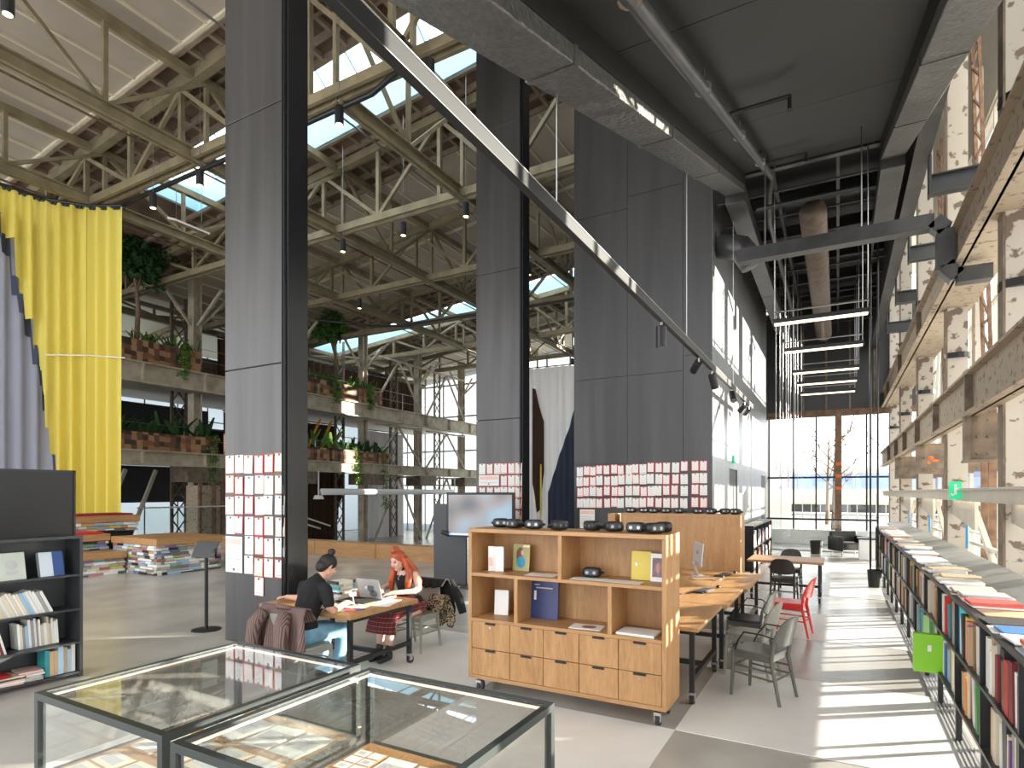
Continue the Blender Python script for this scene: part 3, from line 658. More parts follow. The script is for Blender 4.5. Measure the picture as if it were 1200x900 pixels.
# second row of columns, cross braces and lattice deeper in the gallery
for y in GY:
    t = thing('lattice_column', 'dark lattice column standing back in the gallery', 'column', (-28.2, y + 1.2, -1.2), 0, 'lattice columns deep in the gallery')
    for s in (-.35, .35): MB().box(-.06, s - .06, 0, .06, s + .06, 13).build('chord', M['brown_steel'], t)
    for k in range(13): MB().bar((0, -.35, k * .95), (0, .35, k * .95 + .95), .05, .05).bar((0, .35, k * .95), (0, -.35, k * .95 + .95), .05, .05).build('lacing', M['brown_steel'], t)
for n, y in enumerate((27.2, 32.5)):
    for z0, z1 in ((-1.2, 3.0), (3.7, 6.2), (7.2, 10.4)):
        t = thing('cross_brace', 'pale diagonal bracing between gallery columns', 'brace', (XG - .42, y, z0), 0, 'diagonal gallery braces')
        for a, b in (((0, 0, 0), (0, 2.4, z1 - z0)), ((0, 2.4, z1 - z0), (0, 4.8, 0)), ((0, 0, (z1 - z0)), (0, 4.8, z1 - z0))): MB().bar(a, b, .09, .12).build('brace_bar', M['gallery'], t)
# balustrade wires of the gallery
for z in (7.2, 3.7):
    t = thing('wire_railing', 'thin wire railing along the upper gallery edge' if z > 5 else 'thin wire railing along the lower gallery edge', 'railing', (XG - .1, 8, z))
    for k in range(9): MB().tube([(0, k * 3.6, 0), (0, k * 3.6, 1.1)], .02, 6).build('post', M['galv'], t)
    for q in (.55, 1.08): MB().tube([(0, 0, q), (0, 29, q)], .012, 5).build('wire', M['galv'], t)
# walls behind the gallery
glazing('window_3', 'far side glazing behind the gallery', -36.0, [2 + 2.0 * k for k in range(20)], [-1.2, 2.2, 4.4, 6.6, 8.8, 11], M['dark_grey'], M['frosted'])
struct('wall_gallery_back', MB().box(-30.2, 11.5, 1.5, -30, 20.5, 3.3).box(-30.2, 20.5, -1.2, -30, 29.5, 3.3).box(-31.2, 20, 3.7, -31, 34, 5.6).box(-30.2, 6, 3.7, -30, 20, 6.4).box(-30.2, 6, -1.2, -30, 11.5, 3.3), M['dark_panel'])
struct('wall_gallery_upper', MB().box(-31.2, 4, 7.2, -31, 22, 9.5), M['brown_steel'])
def end_glazing():
    o = group_empty('window_4', 'translucent far glazed gable of the hall')
    y = 40.0
    xs = [-40 + 1.9 * k for k in range(20)]
    for x in xs: MB().box(x - .05, y - .06, -1.2, x + .05, y + .06, 12.4).build('mullion', M['galv'], o)
    for z in (2.6, 5.4, 8.2, 10.8): MB().box(-40, y - .05, z - .06, -3.9, y + .05, z + .06).build('transom', M['galv'], o)
    for xa, xb in zip(xs, xs[1:]):
        MB().poly([(xa, y, -1.2), (xb, y, -1.2), (xb, y, 13), (xa, y, 13)]).build('pane', M['frosted'], o)
end_glazing()

# ---------------------------------------------------------------- curtains
def curtain_mesh(path, z0f, z1f, amp=.12, wl=.5, seg=9, rows=5, thick=0, phase=0, off=0):
    """pleated cloth along a plan polyline; z0f/z1f give hem heights along the run"""
    P = [V((p[0], p[1], 0)) for p in path]; L_ = [0]
    for a, b in zip(P, P[1:]): L_.append(L_[-1] + (b - a).length)
    tot = L_[-1]; n = max(8, int(tot / wl * seg)); b_ = MB(); vs = []
    rnd = random.Random(3); ph = [rnd.uniform(-.6, .6) for _ in range(int(tot / wl) + 3)]
    for i in range(n + 1):
        s = tot * i / n; k = 0
        while k < len(P) - 2 and s > L_[k + 1]: k += 1
        f = (s - L_[k]) / (L_[k + 1] - L_[k]); p = P[k].lerp(P[k + 1], f); d = (P[k + 1] - P[k]).normalized(); nrm = V((-d.y, d.x, 0))
        q = s / wl; a0 = ph[int(q)] * (1 - q % 1) + ph[int(q) + 1] * (q % 1)
        wv = math.sin(2 * math.pi * q + a0 * 2 + phase) * amp * (1 + .4 * a0)
        za, zb = z0f(s / tot), z1f(s / tot)
        for r in range(rows + 1):
            t_ = r / rows; sw = wv * (1 - .45 * t_)
            vs.append(p + nrm * (sw + off) + V((0, 0, za + (zb - za) * t_)))
    fs = []
    for i in range(n):
        for r in range(rows):
            fs.append((i * (rows + 1) + r, (i + 1) * (rows + 1) + r, (i + 1) * (rows + 1) + r + 1, i * (rows + 1) + r + 1))
    b_.faces(vs, fs); return b_
def lerp_tab(tab):
    def f(s):
        for (a, va), (b, vb) in zip(tab, tab[1:]):
            if s <= b: return va + (vb - va) * (s - a) / max(1e-6, b - a)
        return tab[-1][1]
    return f
yc = thing('stage_curtain', 'tall bright yellow pleated curtain with a grey patterned corner', 'curtain')
ypath = [(-19.2, 3.4), (-19.8, 5.2), (-20.05, 7.0), (-19.9, 8.3), (-19.3, 9.1), (-18.35, 9.6)]
zt = lambda s: 10.35
# stepped lower hem of the yellow cloth, grey cloth below it
steps = [(0, 9.9), (.5, 9.6), (.567, 9.03), (.607, 7.95), (.625, 7.47), (.641, 6.87), (.671, 6.1), (.689, 5.5), (.70, 4.8), (.71, 3.85), (.723, 3.1), (.737, 2.4), (.748, .06), (1, .06)]
def hem(s):
    z = 9.9
    for a, v in steps:
        if s >= a: z = v
    return z
curtain_mesh(ypath, hem, zt, .15, .34, 12).build('yellow_cloth', M['yellow'], yc, smooth=True)
curtain_mesh(ypath[:5], lambda s: .06, lambda s: 10.2 if s < .5 else 9.6, .09, .36, 9, off=.3, phase=1).build('grey_cloth', M['grey_cloth'], yc, smooth=True)
cu = curtain_mesh(ypath, lambda s: max(.06, hem(s) - .45), lambda s: hem(s) + .1, .10, .42, 10, 1, off=.12).build('navy_band', M['navy_cloth'], yc, smooth=True)
MB().tube([(x, y, 10.42) for x, y in ypath], .05, 8).build('curtain_rail', M['black_metal'], yc)
b = MB()
for k in range(60):
    s = k / 59 * 5; i = min(4, int(s)); p = V((*ypath[i], 10.36)).lerp(V((*ypath[i + 1], 10.36)), s - i); b.ell(p, (.05, .05, .07), 6, 4)
b.build('hooks', M['black_metal'], yc)
MB().tube([V((*ypath[k], 6.0 - .08 * (k % 2))) + V((.16, -.05, 0)) for k in range(3, 6)], .018, 5).build('cord', M['white'], yc)
def curtain(lab, path, z0, z1, m, amp=.12, wl=.45, z0f=None, z1f=None):
    t = thing('curtain', lab, 'curtain')
    curtain_mesh(path, z0f or (lambda s: z0), z1f or (lambda s: z1), amp, wl, 8).build('cloth', m, t, smooth=True)
    MB().tube([(x, y, z1 + .06) for x, y in path], .04, 6).build('curtain_rail', M['black_metal'], t)
    return t
curtain('dark brown curtain hanging behind the upper gallery trees', [(-29.2, 20), (-29.0, 30), (-28.6, 36.6)], 7.2, 10.3, M['brown_cloth'], .14, .6, z0f=lerp_tab([(0, 7.2), (.9, 7.2), (.95, 7.8), (.98, 8.6), (1, 9.6)]))
curtain('dark brown curtain behind the lower gallery ferns', [(-29.4, 20.5), (-29.2, 28.5)], 3.75, 6.4, M['brown_cloth'], .12, .5)
curtain('dark brown curtain hanging at ground level under the galleries', [(-28.6, 24.0), (-28.4, 28.5)], -1.2, 3.2, M['brown_cloth'], .12, .5, z0f=lerp_tab([(0, -1.2), (.75, -1.2), (.9, 0.8), (1, 2.2)]))
curtain('pale translucent curtain at ground level beyond the gallery columns', [(-28.6, 30.0), (-28.4, 34.5)], -1.2, 6.3, M['white_cloth'], .12, .5)
wc = curtain('off-white pleated curtain with a brown slit behind the clad column', [(-20.2, 36.0), (-14.0, 36.4), (-9, 37)], -1.2, 10.5, M['white_cloth'], .16, .6)
curtain_mesh([(-18.2, 35.75), (-17.35, 35.8)], lerp_tab([(0, 2.6), (.4, .6), (.7, .9), (1, 3.4)]), lerp_tab([(0, 9.1), (.3, 9.0), (.6, 7.8), (1, 6.8)]), .06, .4, 12).build('brown_slit', M['brown_cloth'], wc, smooth=True)
curtain_mesh([(-17.0, 35.7), (-14.4, 35.9)], lambda s: -1.2, lerp_tab([(0, 2), (.3, 4.4), (.6, 6.5), (.8, 8.4), (1, 9.6)]), .09, .45, 9).build('grey_corner', M['navy_cloth'], wc, smooth=True)
MB().box(-17.55, 35.6, -1.2, -17.45, 35.65, 3.9).build('yellow_edge', M['yellow'], wc)
# curved black curtain tracks under the trusses
for pts, lab in (([(-18.35, 9.6, 10.42), (-17.2, 9.55, 10.42), (-12, 9.5, 10.42), (-8.6, 9.45, 10.42), (-7.6, 9.2, 10.45), (-7.1, 8.6, 10.45)], 'curved black curtain track leaving the yellow curtain'),
                 ([(-22.2, 20.5, 10.4), (-20.6, 22.6, 10.4), (-19.2, 23.3, 10.4), (-12, 23.6, 10.4), (-6, 23.7, 10.4)], 'curved black curtain track deep in the hall')):
    tag(MB().tube(pts, .06, 8).build('curtain_track', M['black_metal'], smooth=True), lab, 'track')

# ---------------------------------------------------------------- planters, ferns, trees
def leaves(b, c, ext, n, size, rnd, droop=.3):
    for _ in range(n):
        while True:
            q = V((rnd.uniform(-1, 1), rnd.uniform(-1, 1), rnd.uniform(-1, 1)))
            if q.length < 1: break
        p = V(c) + V((q.x * ext[0], q.y * ext[1], q.z * ext[2])); s = size * rnd.uniform(.6, 1.3)
        d = V((rnd.uniform(-1, 1), rnd.uniform(-1, 1), rnd.uniform(-.8, .5))).normalized(); u = d.cross(V((rnd.uniform(-1, 1), rnd.uniform(-1, 1), rnd.uniform(-1, 1)))).normalized() * s * .28
        b.poly([p, p + d * s * .5 + u, p + d * s, p + d * s * .5 - u])
def planter(lab, y0, y1, z, h=.8):
    t = thing('planter', lab, 'planter', (XG + .05, y0, z))
    L_ = y1 - y0
    MB().box(0, 0, 0, .09, L_, h).build('front_board', M['blocks'], t); MB().box(-.5, 0, 0, -.42, L_, h).box(-.42, 0, 0, 0, .08, h).box(-.42, L_ - .08, 0, 0, L_, h).build('side_board', M['blocks'], t)
    MB().box(-.42, .08, .1, 0, L_ - .08, h - .12).build('soil', M['bark'], t)
def fern(lab, y0, y1, z, n, hgt, m, size=.3, seed=1, big=False):
    rnd = random.Random(seed); b = MB()
    for k in range(int((y1 - y0) * n)):
        y = rnd.uniform(y0, y1); x = XG - .2 + rnd.uniform(-.2, .22); a = rnd.uniform(0, 6.28); lean = rnd.uniform(.2, 1.0); hh = hgt * rnd.uniform(.5, 1.1)
        prev = V((x, y, z - .1)); wd = size * (.24 if big else .2)
        pl = None
        for j in range(1, 5):
            f = j / 4; p = V((x + math.cos(a) * lean * f * hh, y + math.sin(a) * lean * f * hh, z - .1 + hh * (f - .35 * lean * f * f)))
            sd_ = V((-math.sin(a), math.cos(a), 0)) * wd * (1 - abs(f - .55) * 1.3)
            cur = (p - sd_, p + sd_)
            if pl: b.poly([pl[0], pl[1], cur[1], cur[0]])
            pl = cur
    return tag(b.build('fern', m), lab, 'plant')
def vine(lab, y, z, length, seed):
    rnd = random.Random(seed); b = MB(); t = thing('trailing_vine', lab, 'plant', (XG + .17, y, z))
    for s in (-.12, .05, .16):
        pts = [(.02 + .05 * (k == 0) * -1, s + rnd.uniform(-.04, .04), -length * rnd.uniform(.85, 1) * k / 6) for k in range(7)]
        MB().tube(pts, .012, 4).build('stem', M['leaf2'], t)
        for p in pts: leaves(b, p, (.1, .12, .18), 16, .14, rnd)
    b.build('foliage', M['leaf3'], t)
def tree(lab, y, z, h, cr, seed, m=M['leaf2'], lean=0):
    rnd = random.Random(seed); t = thing('planter_tree', lab, 'tree', (XG - .2, y, z))
    tk = MB().tube([(0, 0, 0), (.04, .05, h * .3), (-.03, -.03 + lean * .5, h * .55), (0, lean, h * .8)], [.11, .085, .07, .03], 8)
    for k in range(7):
        a = k * .9; tk.tube([(0, lean * .3, h * (.42 + .04 * k)), (.5 * math.cos(a), lean + .6 * math.sin(a), h * (.62 + .05 * k))], [.04, .012], 5)
    tk.build('trunk', M['bark'], t, smooth=True)
    b = MB()
    for k in range(26):
        q = V((rnd.uniform(-1, 1), rnd.uniform(-1, 1), rnd.uniform(-1, 1))); q.normalize(); q *= rnd.uniform(.35, .95)
        leaves(b, (q.x * cr * .8, lean + q.y * cr, h * .74 + q.z * cr * 1.05), (.42, .42, .38), 75, .22, rnd)
    b.build('foliage', m, t)
planter('patchwork wood block planter under the yellow curtain side tree', 11.2, 15.85, 7.2, .85)
planter('patchwork wood block planter under the thin ficus tree', 21.7, 27.4, 7.2, .85)
planter('long patchwork wood block planter of dark ferns on the lower gallery', 11.2, 16.6, 3.7, .7)
planter('short patchwork wood block planter of big leaves on the lower gallery', 21.7, 23.2, 3.7, .7)
planter('patchwork wood block planter with hanging vines on the lower gallery', 23.4, 28.2, 3.7, .7)
tree('bushy dark green tree in the upper planter beside the yellow curtain', 13.3, 8.0, 4.6, 1.15, 4)
tree('thin ficus tree in the upper planter beyond the clad column', 24.0, 8.0, 4.1, 1.05, 6, M['leaf'], -.5)
fern('low green ferns filling the upper planter beside the yellow curtain', 13.2, 15.8, 8.0, 26, .75, M['leaf'], .3, 2)
fern('dark arching ferns filling the lower planter beside the yellow curtain', 11.3, 16.4, 4.3, 14, 1.2, M['leaf2'], .45, 3, True)
fern('low green ferns under the thin ficus tree', 22.0, 27.2, 8.0, 24, .8, M['leaf'], .3, 5)
fern('pale broad leaved plant on the lower gallery', 21.8, 24.0, 4.3, 12, 1.5, M['leaf3'], .5, 8, True)
fern('dark leafy plants behind the hanging vines', 24.4, 28.0, 4.3, 14, 1.0, M['leaf2'], .45, 9, True)
vine('short green vine spilling over the upper planter by the yellow curtain', 15.0, 8.05, 1.2, 1); vine('long green vine hanging from the lower planter beside the note column', 16.3, 4.4, 3.0, 2)
vine('green vine hanging from the middle of the lower planter', 25.3, 4.4, 2.0, 3); vine('long thin vine hanging by the white horizontal tube', 27.6, 4.4, 3.6, 4)
vine('short vine over the ficus planter near its end', 26.3, 8.05, 1.1, 5); vine('short vine over the ficus planter near its trunk', 23.6, 8.05, 1.1, 6)
tag(MB().tube([(XG + .9, 21.9, 2.03), (XG + .9, 33.8, 2.03)], .17, 12).build('white_tube', M['white'], smooth=True), 'long white horizontal tube hung before the galleries', 'tube')
for k, y in enumerate((21.7, 34.0)): tag(MB().lathe([(.28, -.1), (.2, .1)], (XG + .9, y, 1.75), 12).bar((XG + .9, y, 1.8), (XG + .9, y, 3.1), .05, .05).build('tube_hanger', M['white']), 'white bracket holding an end of the long tube', 'bracket', 'brackets of the white tube')
for k in range(2): tag(MB().bar((XG - 2.5, 23.6 + k * .9, 3.7), (XG - 2.3, 24.8 + k * .9, 6.3), .12, .1).build('yellow_strut', M['yellow_paint']), 'yellow leaning strut behind the lower gallery plants', 'strut', 'yellow leaning struts')
for y in (12.6, 13.9): tag(MB().bar((-27, y, -1.2), (-27, y + 1.6, 3.0), .12, .14).build('ground_brace', M['white_steel']), 'pale diagonal brace in the ground floor opening', 'brace', 'ground floor diagonal braces')
# riveted pier below the left planter
t = thing('riveted_pier', 'rough concrete and steel pier below the hanging vine', 'pier', (XG + .3, 15.9, 0))
MB().box(-.5, -.55, -1.2, .3, .55, 2.3).build('core', M['worn_beige'], t)
for s in (-.55, .1, .5): MB().box(.3, s, -1.2, .42, s + .12, 2.4).build('steel_strip', M['rust'], t)
# glass balustrade and stair down at the gallery foot
t = thing('glass_balustrade', 'clear glass balustrade beside the stairs under the gallery', 'railing', (-20.6, 11.2, 0))
MB().box(-.01, 0, 0, .01, 4.2, 1.45).build('pane', M['glass'], t); MB().box(-.03, 0, 1.45, .03, 4.2, 1.5).build('handrail', M['alu'], t)
MB().bar((0, 4.2, 1.5), (0, 8.0, .35), .07, .07).build('sloping_handrail', M['white_steel'], t)
MB().bar((0, 4.8, 1.6), (0, 8.6, .45), .06, .06).build('sloping_handrail', M['white_steel'], t)
# low oak wall
t = thing('low_oak_wall', 'long low oak bench wall across the hall floor', 'bench', (-12, 13.55, 0))
for k in range(4): MB().box(-8 + k * 2.6, 0, .0, -8 + k * 2.6 + 2.58, .5, .44).build('oak_block', M['oak_x'], t, bevel=.01)
# pendants
for n, (x, y, zz) in enumerate(((-13.65, 8.9, 9.5), (-15.8, 9.0, 9.5), (-8.9, 8.8, 9.5), (-11.1, 13.5, 9.5), (-8.85, 13.4, 9.5), (-13.5, 13.5, 9.5), (-11.4, 4.25, 9.5), (-6.5, 8.65, 9.5), (-20.8, 15.4, 9.2), (-16.6, 17.5, 9.3), (-9.2, 17.8, 9.4), (-9.0, 22.5, 9.4), (-12.8, 30, 9), (-10.6, 31, 8.5))):
    t = thing('pendant_lamp', 'small black cylinder pendant hanging from the hall roof', 'lamp', (x, y, zz), 0, 'cylinder pendants of the hall')
    MB().lathe([(.085, 0), (.09, .01), (.09, .36), (.07, .38)], (0, 0, 0), 14).build('housing', M['black_metal'], t)
    MB().lathe([(.07, -.004), (.07, .012)], (0, 0, 0), 12).build('diffuser', M['lamp_warm'], t)
    MB().tube([(0, 0, .38), (0, 0, rz_(x) - zz)], .008, 5).build('cord', M['galv'], t)
t = thing('heater_panel', 'flat white radiant heater under the roof near the tree', 'heater', (-17.25, 10.9, 10.1))
MB().cbox((0, 0, 0), (.4, 1.1, .05), (0, .35, 0)).build('panel', M['white'], t); MB().cbox((.0, 0, -.05), (.3, 1.0, .05), (0, .35, 0)).build('element', M['bark'], t)
for s in (-.4, .4): MB().tube([(0, s, .02), (0, s, 2.3)], .008, 5).build('wire', M['galv'], t)

# ================================================================ FURNITURE
def casters(t, xs, ys_, r=.05, m=M['rubber']):
    for x in xs:
        for y in ys_:
            c = MB().box(x - .03, y - .03, .095, x + .03, y + .03, .12).box(x - .028, y - .02, .04, x - .022, y + .03, .1).box(x + .022, y - .02, .04, x + .028, y + .03, .1).build('caster', M['chrome'], t)
            MB().tube([(x - .018, y + .02, r), (x + .018, y + .02, r)], r, 14).build('wheel', m, c)
# ---- oak drawer cabinets with open pigeonholes
def oak_cabinet(lab, loc, rz, backed):
    t = thing('oak_cabinet', lab, 'cabinet', loc, rz)
    W, D, Z0, Z1, T = 1.98, .47, .15, 1.64, .038
    casters(t, (.09, W - .09), (.07, D - .09), .055)
    MB().box(0, 0, Z1 - T, W, D, Z1).build('top_panel', M['oak_x'], t, bevel=.003); MB().box(0, 0, Z0, W, D, Z0 + T).build('bottom_panel', M['oak_x'], t, bevel=.003)
    for x in (0, W - T): MB().box(x, 0, Z0 + T, x + T, D, Z1 - T).build('side_panel', M['oak_z'], t, bevel=.003)
    MB().box(T, D - .02, Z0 + T, W - T, D, Z1 - T).build('back_panel', M['oak_z'], t)
    for z in (1.185, .735): MB().box(T, .0, z - .016, W - T, D - .02, z + .016).build('shelf', M['oak_x'], t, bevel=.002)
    MB().box(1.0 - .018, 0, 1.201, 1.0 + .018, D - .02, Z1 - T).build('divider', M['oak_z'], t)
    for x in (.54, 1.48): MB().box(x - .018, 0, .751, x + .018, D - .02, 1.169).build('divider', M['oak_z'], t)
    xs = [T, .47, .83, 1.19, 1.56, W - T]; zz = [Z0 + T, .452, .719]
    for a, b in zip(xs, xs[1:]):
        for c, d in zip(zz, zz[1:]):
            dr = MB().box(a + .003, .004, c + .003, b - .003, .38, d - .003).build('drawer', M['oak_z'], t, bevel=.002)
            x = a + (b - a) * .5
            MB().box(x - .055, -.006, d - .022, x + .055, .01, d - .004).build('finger_pull', M['black_metal'], dr)
            if a < .1 or b > 1.9: MB().tube([(x, .006, d - .05), (x, -.002, d - .05)], .010, 10).build('lock', M['chrome'], dr)
    return t
oak_cabinet('wheeled oak cabinet with pigeonholes, ten drawers and black headsets on top', (-3.24, 4.95, 0), 0, False)
oak_cabinet('wheeled oak cabinet turned back to front behind the computer desks', (-1.36, 10.47, 0), math.pi, True)
# small square frame at the end of the second cabinet
tag(MB().box(-3.62, 10.1, 0, -3.48, 10.4, 1.62).build('cork_column', M['oak_z']), 'slim oak upright at the end of the turned oak cabinet', 'post')

# ---- headset
def headset_root(lab, group):
    t = thing('headset', lab, 'headset', (0, 0, 0), 0, group)
    b = MB(); n = 14
    prof = []
    for y, s in ((-.06, .82), (-.045, .98), (.0, 1.0), (.05, .96), (.06, .8)):
        ring = []
        for k in range(n):
            a = 2 * math.pi * k / n; cx, sx = math.cos(a), math.sin(a)
            ring.append((.10 * s * math.copysign(abs(cx) ** .55, cx), y, .055 + .055 * s * math.copysign(abs(sx) ** .55, sx)))
        prof.append(ring)
    vs = [p for r_ in prof for p in r_]; fs = []
    for i in range(len(prof) - 1):
        for k in range(n): fs.append((i * n + k, i * n + (k + 1) % n, (i + 1) * n + (k + 1) % n, (i + 1) * n + k))
    fs += [tuple(reversed(range(n))), tuple((len(prof) - 1) * n + k for k in range(n))]
    b.faces(vs, fs).build('shell', M['black_metal'], t, smooth=True)
    MB().box(-.07, -.064, .03, .07, -.06, .085).build('face_plate', M['dark_grey'], t)
    for s in (-.04, .04): MB().tube([(s, -.066, .055), (s, -.060, .055)], .018, 12).build('lens', M['galv'], t)
    MB().tube([(-.1, .0, .06), (-.11, .06, .05), (-.06, .12, .03), (.06, .12, .03), (.11, .06, .05), (.1, 0, .06)], .012, 6).build('strap', M['rubber'], t)
    return t
hs = headset_root('black headset on top of the front oak cabinet', 'headsets on the front oak cabinet')
first = True
for x, y, r in ((-3.03, 5.24, .5), (-2.84, 5.17, -.3), (-2.6, 5.14, .2), (-2.32, 5.12, 1.2), (-2.02, 5.2, -.6), (-1.80, 5.18, .7), (-1.57, 5.12, .0), (-1.40, 5.08, .9), (-1.37, 5.3, 2.2)):
    hs.scale = (.86, .86, .86)
    if first: hs.location = (x, y, 1.642); hs.rotation_euler.z = r; first = False
    else: dup(hs, (x, y, 1.642), r)
for k, x in enumerate((-3.22, -3.0, -2.8, -2.6, -2.38, -2.06, -1.84, -1.64, -1.46)): dup(hs, (x, 10.2 + .06 * math.sin(k * 2), 1.642), .5 * math.sin(k * 3), 'black headset on top of the turned oak cabinet', 'headsets on the turned oak cabinet')
dup(hs, (-2.02, 5.2, 1.205), .1, 'black headset lying inside the upper right pigeonhole', 'headset in the pigeonhole')

# ---- books
def unit_book():
    b = MB()   # spine at -x face, height z, thickness y; unit cube scaled per book
    b.box(0, 0, 0, 1, .10, 1, 0).box(0, .9, 0, 1, 1, 1, 0).box(0, .1, 0, .05, .9, 1, 0).box(.05, .1, .02, .96, .9, .98, 1)
    return b.build('book', [M['cover'], M['pages']])
UB = unit_book(); UBm = UB.data; bpy.data.objects.remove(UB)
CN = {'white': (.78, .77, .74), 'cream': (.68, .60, .46), 'grey': (.34, .34, .35), 'black': (.02, .02, .024), 'red': (.55, .03, .03), 'dark red': (.20, .02, .025), 'blue': (.05, .15, .45), 'pale blue': (.35, .52, .68), 'navy': (.02, .04, .14), 'teal': (.04, .32, .36), 'green': (.10, .33, .09), 'lime': (.36, .62, .06), 'yellow': (.78, .58, .06), 'orange': (.75, .28, .04), 'brown': (.22, .12, .06), 'tan': (.48, .34, .20), 'purple': (.16, .06, .25), 'pink': (.70, .22, .32)}
def book(loc, size, rot, cname, label, group, name='book'):
    o = bpy.data.objects.new(name, UBm); COL.objects.link(o)
    o.location = loc; o.scale = size; o.rotation_euler = rot; c = CN[cname]; j = random.uniform(.85, 1.15)
    o.color = (min(1, c[0] * j), min(1, c[1] * j), min(1, c[2] * j), 1)
    return tag(o, label, 'book', group)
# ---- long window bookcase
BX0, BX1, BT = .82, 1.2, 1.15
bc = thing('long_bookcase', 'long low black steel bookcase under the windows, packed with books', 'bookcase', (.82, 3.0, 0))
LB = 14.4; DW = .96; ND = 15
MB().box(0, 0, BT - .03, .38, LB, BT).build('top_panel', M['dark_grey'], bc)
for z in (.32, .73):
    MB().box(.0, 0, z - .025, .38, LB, z).build('shelf', M['dark_grey'], bc)
for k in range(ND + 1):
    y = min(k * DW, LB - .025)
    MB().box(.004, y, .32, .37, y + .022, BT - .03).build('divider', M['black_metal'], bc)
    MB().box(.01, y - .01, 0, .05, y + .03, .295).build('leg', M['black_metal'], bc)
    MB().box(.33, y - .01, 0, .37, y + .03, .295).build('leg', M['black_metal'], bc)
for q in range(5): MB().box(-.02 + q * .03, 0, .004, -.008 + q * .03, LB, .010).build('floor_grille', M['alu'], bc)
rb = random.Random(11)
names = ['white'] * 4 + ['cream'] * 5 + ['grey'] * 3 + ['black'] * 3 + ['red', 'dark red', 'blue', 'pale blue', 'navy', 'teal', 'green', 'yellow', 'orange', 'brown', 'brown', 'tan', 'tan', 'tan', 'purple', 'pink', 'orange']
for k in range(1, ND):
    ya = 3.0 + k * DW + .03; yb = 3.0 + (k + 1) * DW - .01
    for tier, (zb, hmax) in enumerate(((.322, .385), (.732, .37))):
        y = ya; end = yb - rb.choice((0, .0, .05, .10)); row = 'upper' if tier else 'lower'; cnt = 0
        while cnt < (14 if k < 9 else 8):
            th = rb.uniform(.03, .10) if k < 9 else rb.uniform(.06, .13); h = min(hmax - .02, rb.uniform(.28, .38)); dp = rb.uniform(.20, .33)
            tiltv = 0 if rb.random() < .7 else rb.uniform(.03, .16)
            foot = th + (h * math.sin(tiltv))
            if y + foot > end: break
            hit = [b_ for a_, b_, t_ in ((5.82, 5.91, 1), (4.92, 5.05, 1), (4.9, 5.12, 0), (7.75, 7.82, 0), (8.68, 8.76, 1), (6.73, 6.86, 0)) if t_ == tier and y < b_ and y + foot > a_]
            if hit: y = hit[0]; continue
            cn = rb.choice(names)
            o = book((BX0 + .012 + rb.uniform(0, .03), y, zb + .001), (dp, th, h * math.cos(tiltv) - .01), (-tiltv, 0, 0), cn, '%s book standing in the %s row of the long window bookcase' % (cn, row), 'books in the %s row of the window bookcase' % row)
            if tiltv: o.location.z += th * 0 + .001
            y += foot + .003; cnt += 1
            if rb.random() < .12: y += rb.uniform(.03, .10)
# special face-out books of the near bays
def sheet_book(name, lab, c, d, rot, mats, cat='book'):
    b = MB().cbox((0, 0, d[2] / 2), d); o = b.build(name, mats[0])
    o.location = c; o.rotation_euler = rot
    return tag(o, lab, cat)
gb = sheet_book('box_file', 'bright lime green box file sticking out of the bookcase', (.76, 6.80, .30), (.26, .08, .36), (0, 0, 0), [mat('lime_plastic', (.25, .60, .03), .35)], 'box file')
MB().box(-.02, -.043, .20, .01, -.041, .26).build('label_plate', M['white'], gb)
lt = sheet_book('picture_book', 'picture book with a turquoise and blue titled cover in the bookcase', (1.0, 5.86, .732), (.3, .03, .36), (0, 0, 0), [mat('turquoise_cover', (.02, .34, .62), .4)])
MB().box(-.15, -.017, .27, .15, -.0155, .36).build('cover_band', mat('turquoise_band', (.10, .62, .66), .4), lt)
MB().box(-.13, -.017, .02, .02, -.0155, .16).build('cover_picture', mat('cover_photo', (.5, .4, .25), .5, col2=(.12, .1, .08), scale=14, var=.5), lt)
def text(body, size, parent, loc, rot, m, name='lettering'):
    cu_ = bpy.data.curves.new(name, 'FONT'); cu_.body = body; cu_.size = size; cu_.extrude = .0006; cu_.align_x = 'CENTER'; cu_.materials.append(m)
    o = bpy.data.objects.new(name, cu_); COL.objects.link(o); o.parent = parent; o.location = loc; o.rotation_euler = rot
    bpy.context.view_layer.update(); me = bpy.data.meshes.new_from_object(o); q = bpy.data.objects.new(name, me); COL.objects.link(q); q.parent = parent; q.location = loc; q.rotation_euler = rot; bpy.data.objects.remove(o); return q
text("'Kon Z", .085, lt, (0, -.0175, .19), (R(90), 0, 0), M['paper'])
sheet_book('picture_book', 'orange covered magazine box standing in the near upper row', (1.03, 4.98, .732), (.28, .06, .22), (0, 0, 0), [mat('orange_cover', (.80, .42, .03), .45)])
sheet_book('picture_book', 'dark grey album with a pale drawing leaning in the lower row', (1.0, 5.0, .325), (.3, .03, .36), (-.18, 0, 0), [mat('album_cover', (.32, .33, .35), .4, col2=(.13, .13, .14), scale=5, thr=(.3, .5))])
sheet_book('picture_book', 'pale green brochure face out in the lower row', (.93, 7.78, .325), (.24, .02, .34), (0, 0, 0), [mat('pale_green_cover', (.36, .50, .26), .5)])
sheet_book('picture_book', 'gold framed dark cover standing in the upper row', (.98, 8.72, .732), (.28, .03, .33), (0, 0, 0), [mat('gold_cover', (.62, .36, .08), .5, col2=(.06, .05, .06), scale=7, thr=(.45, .5))])
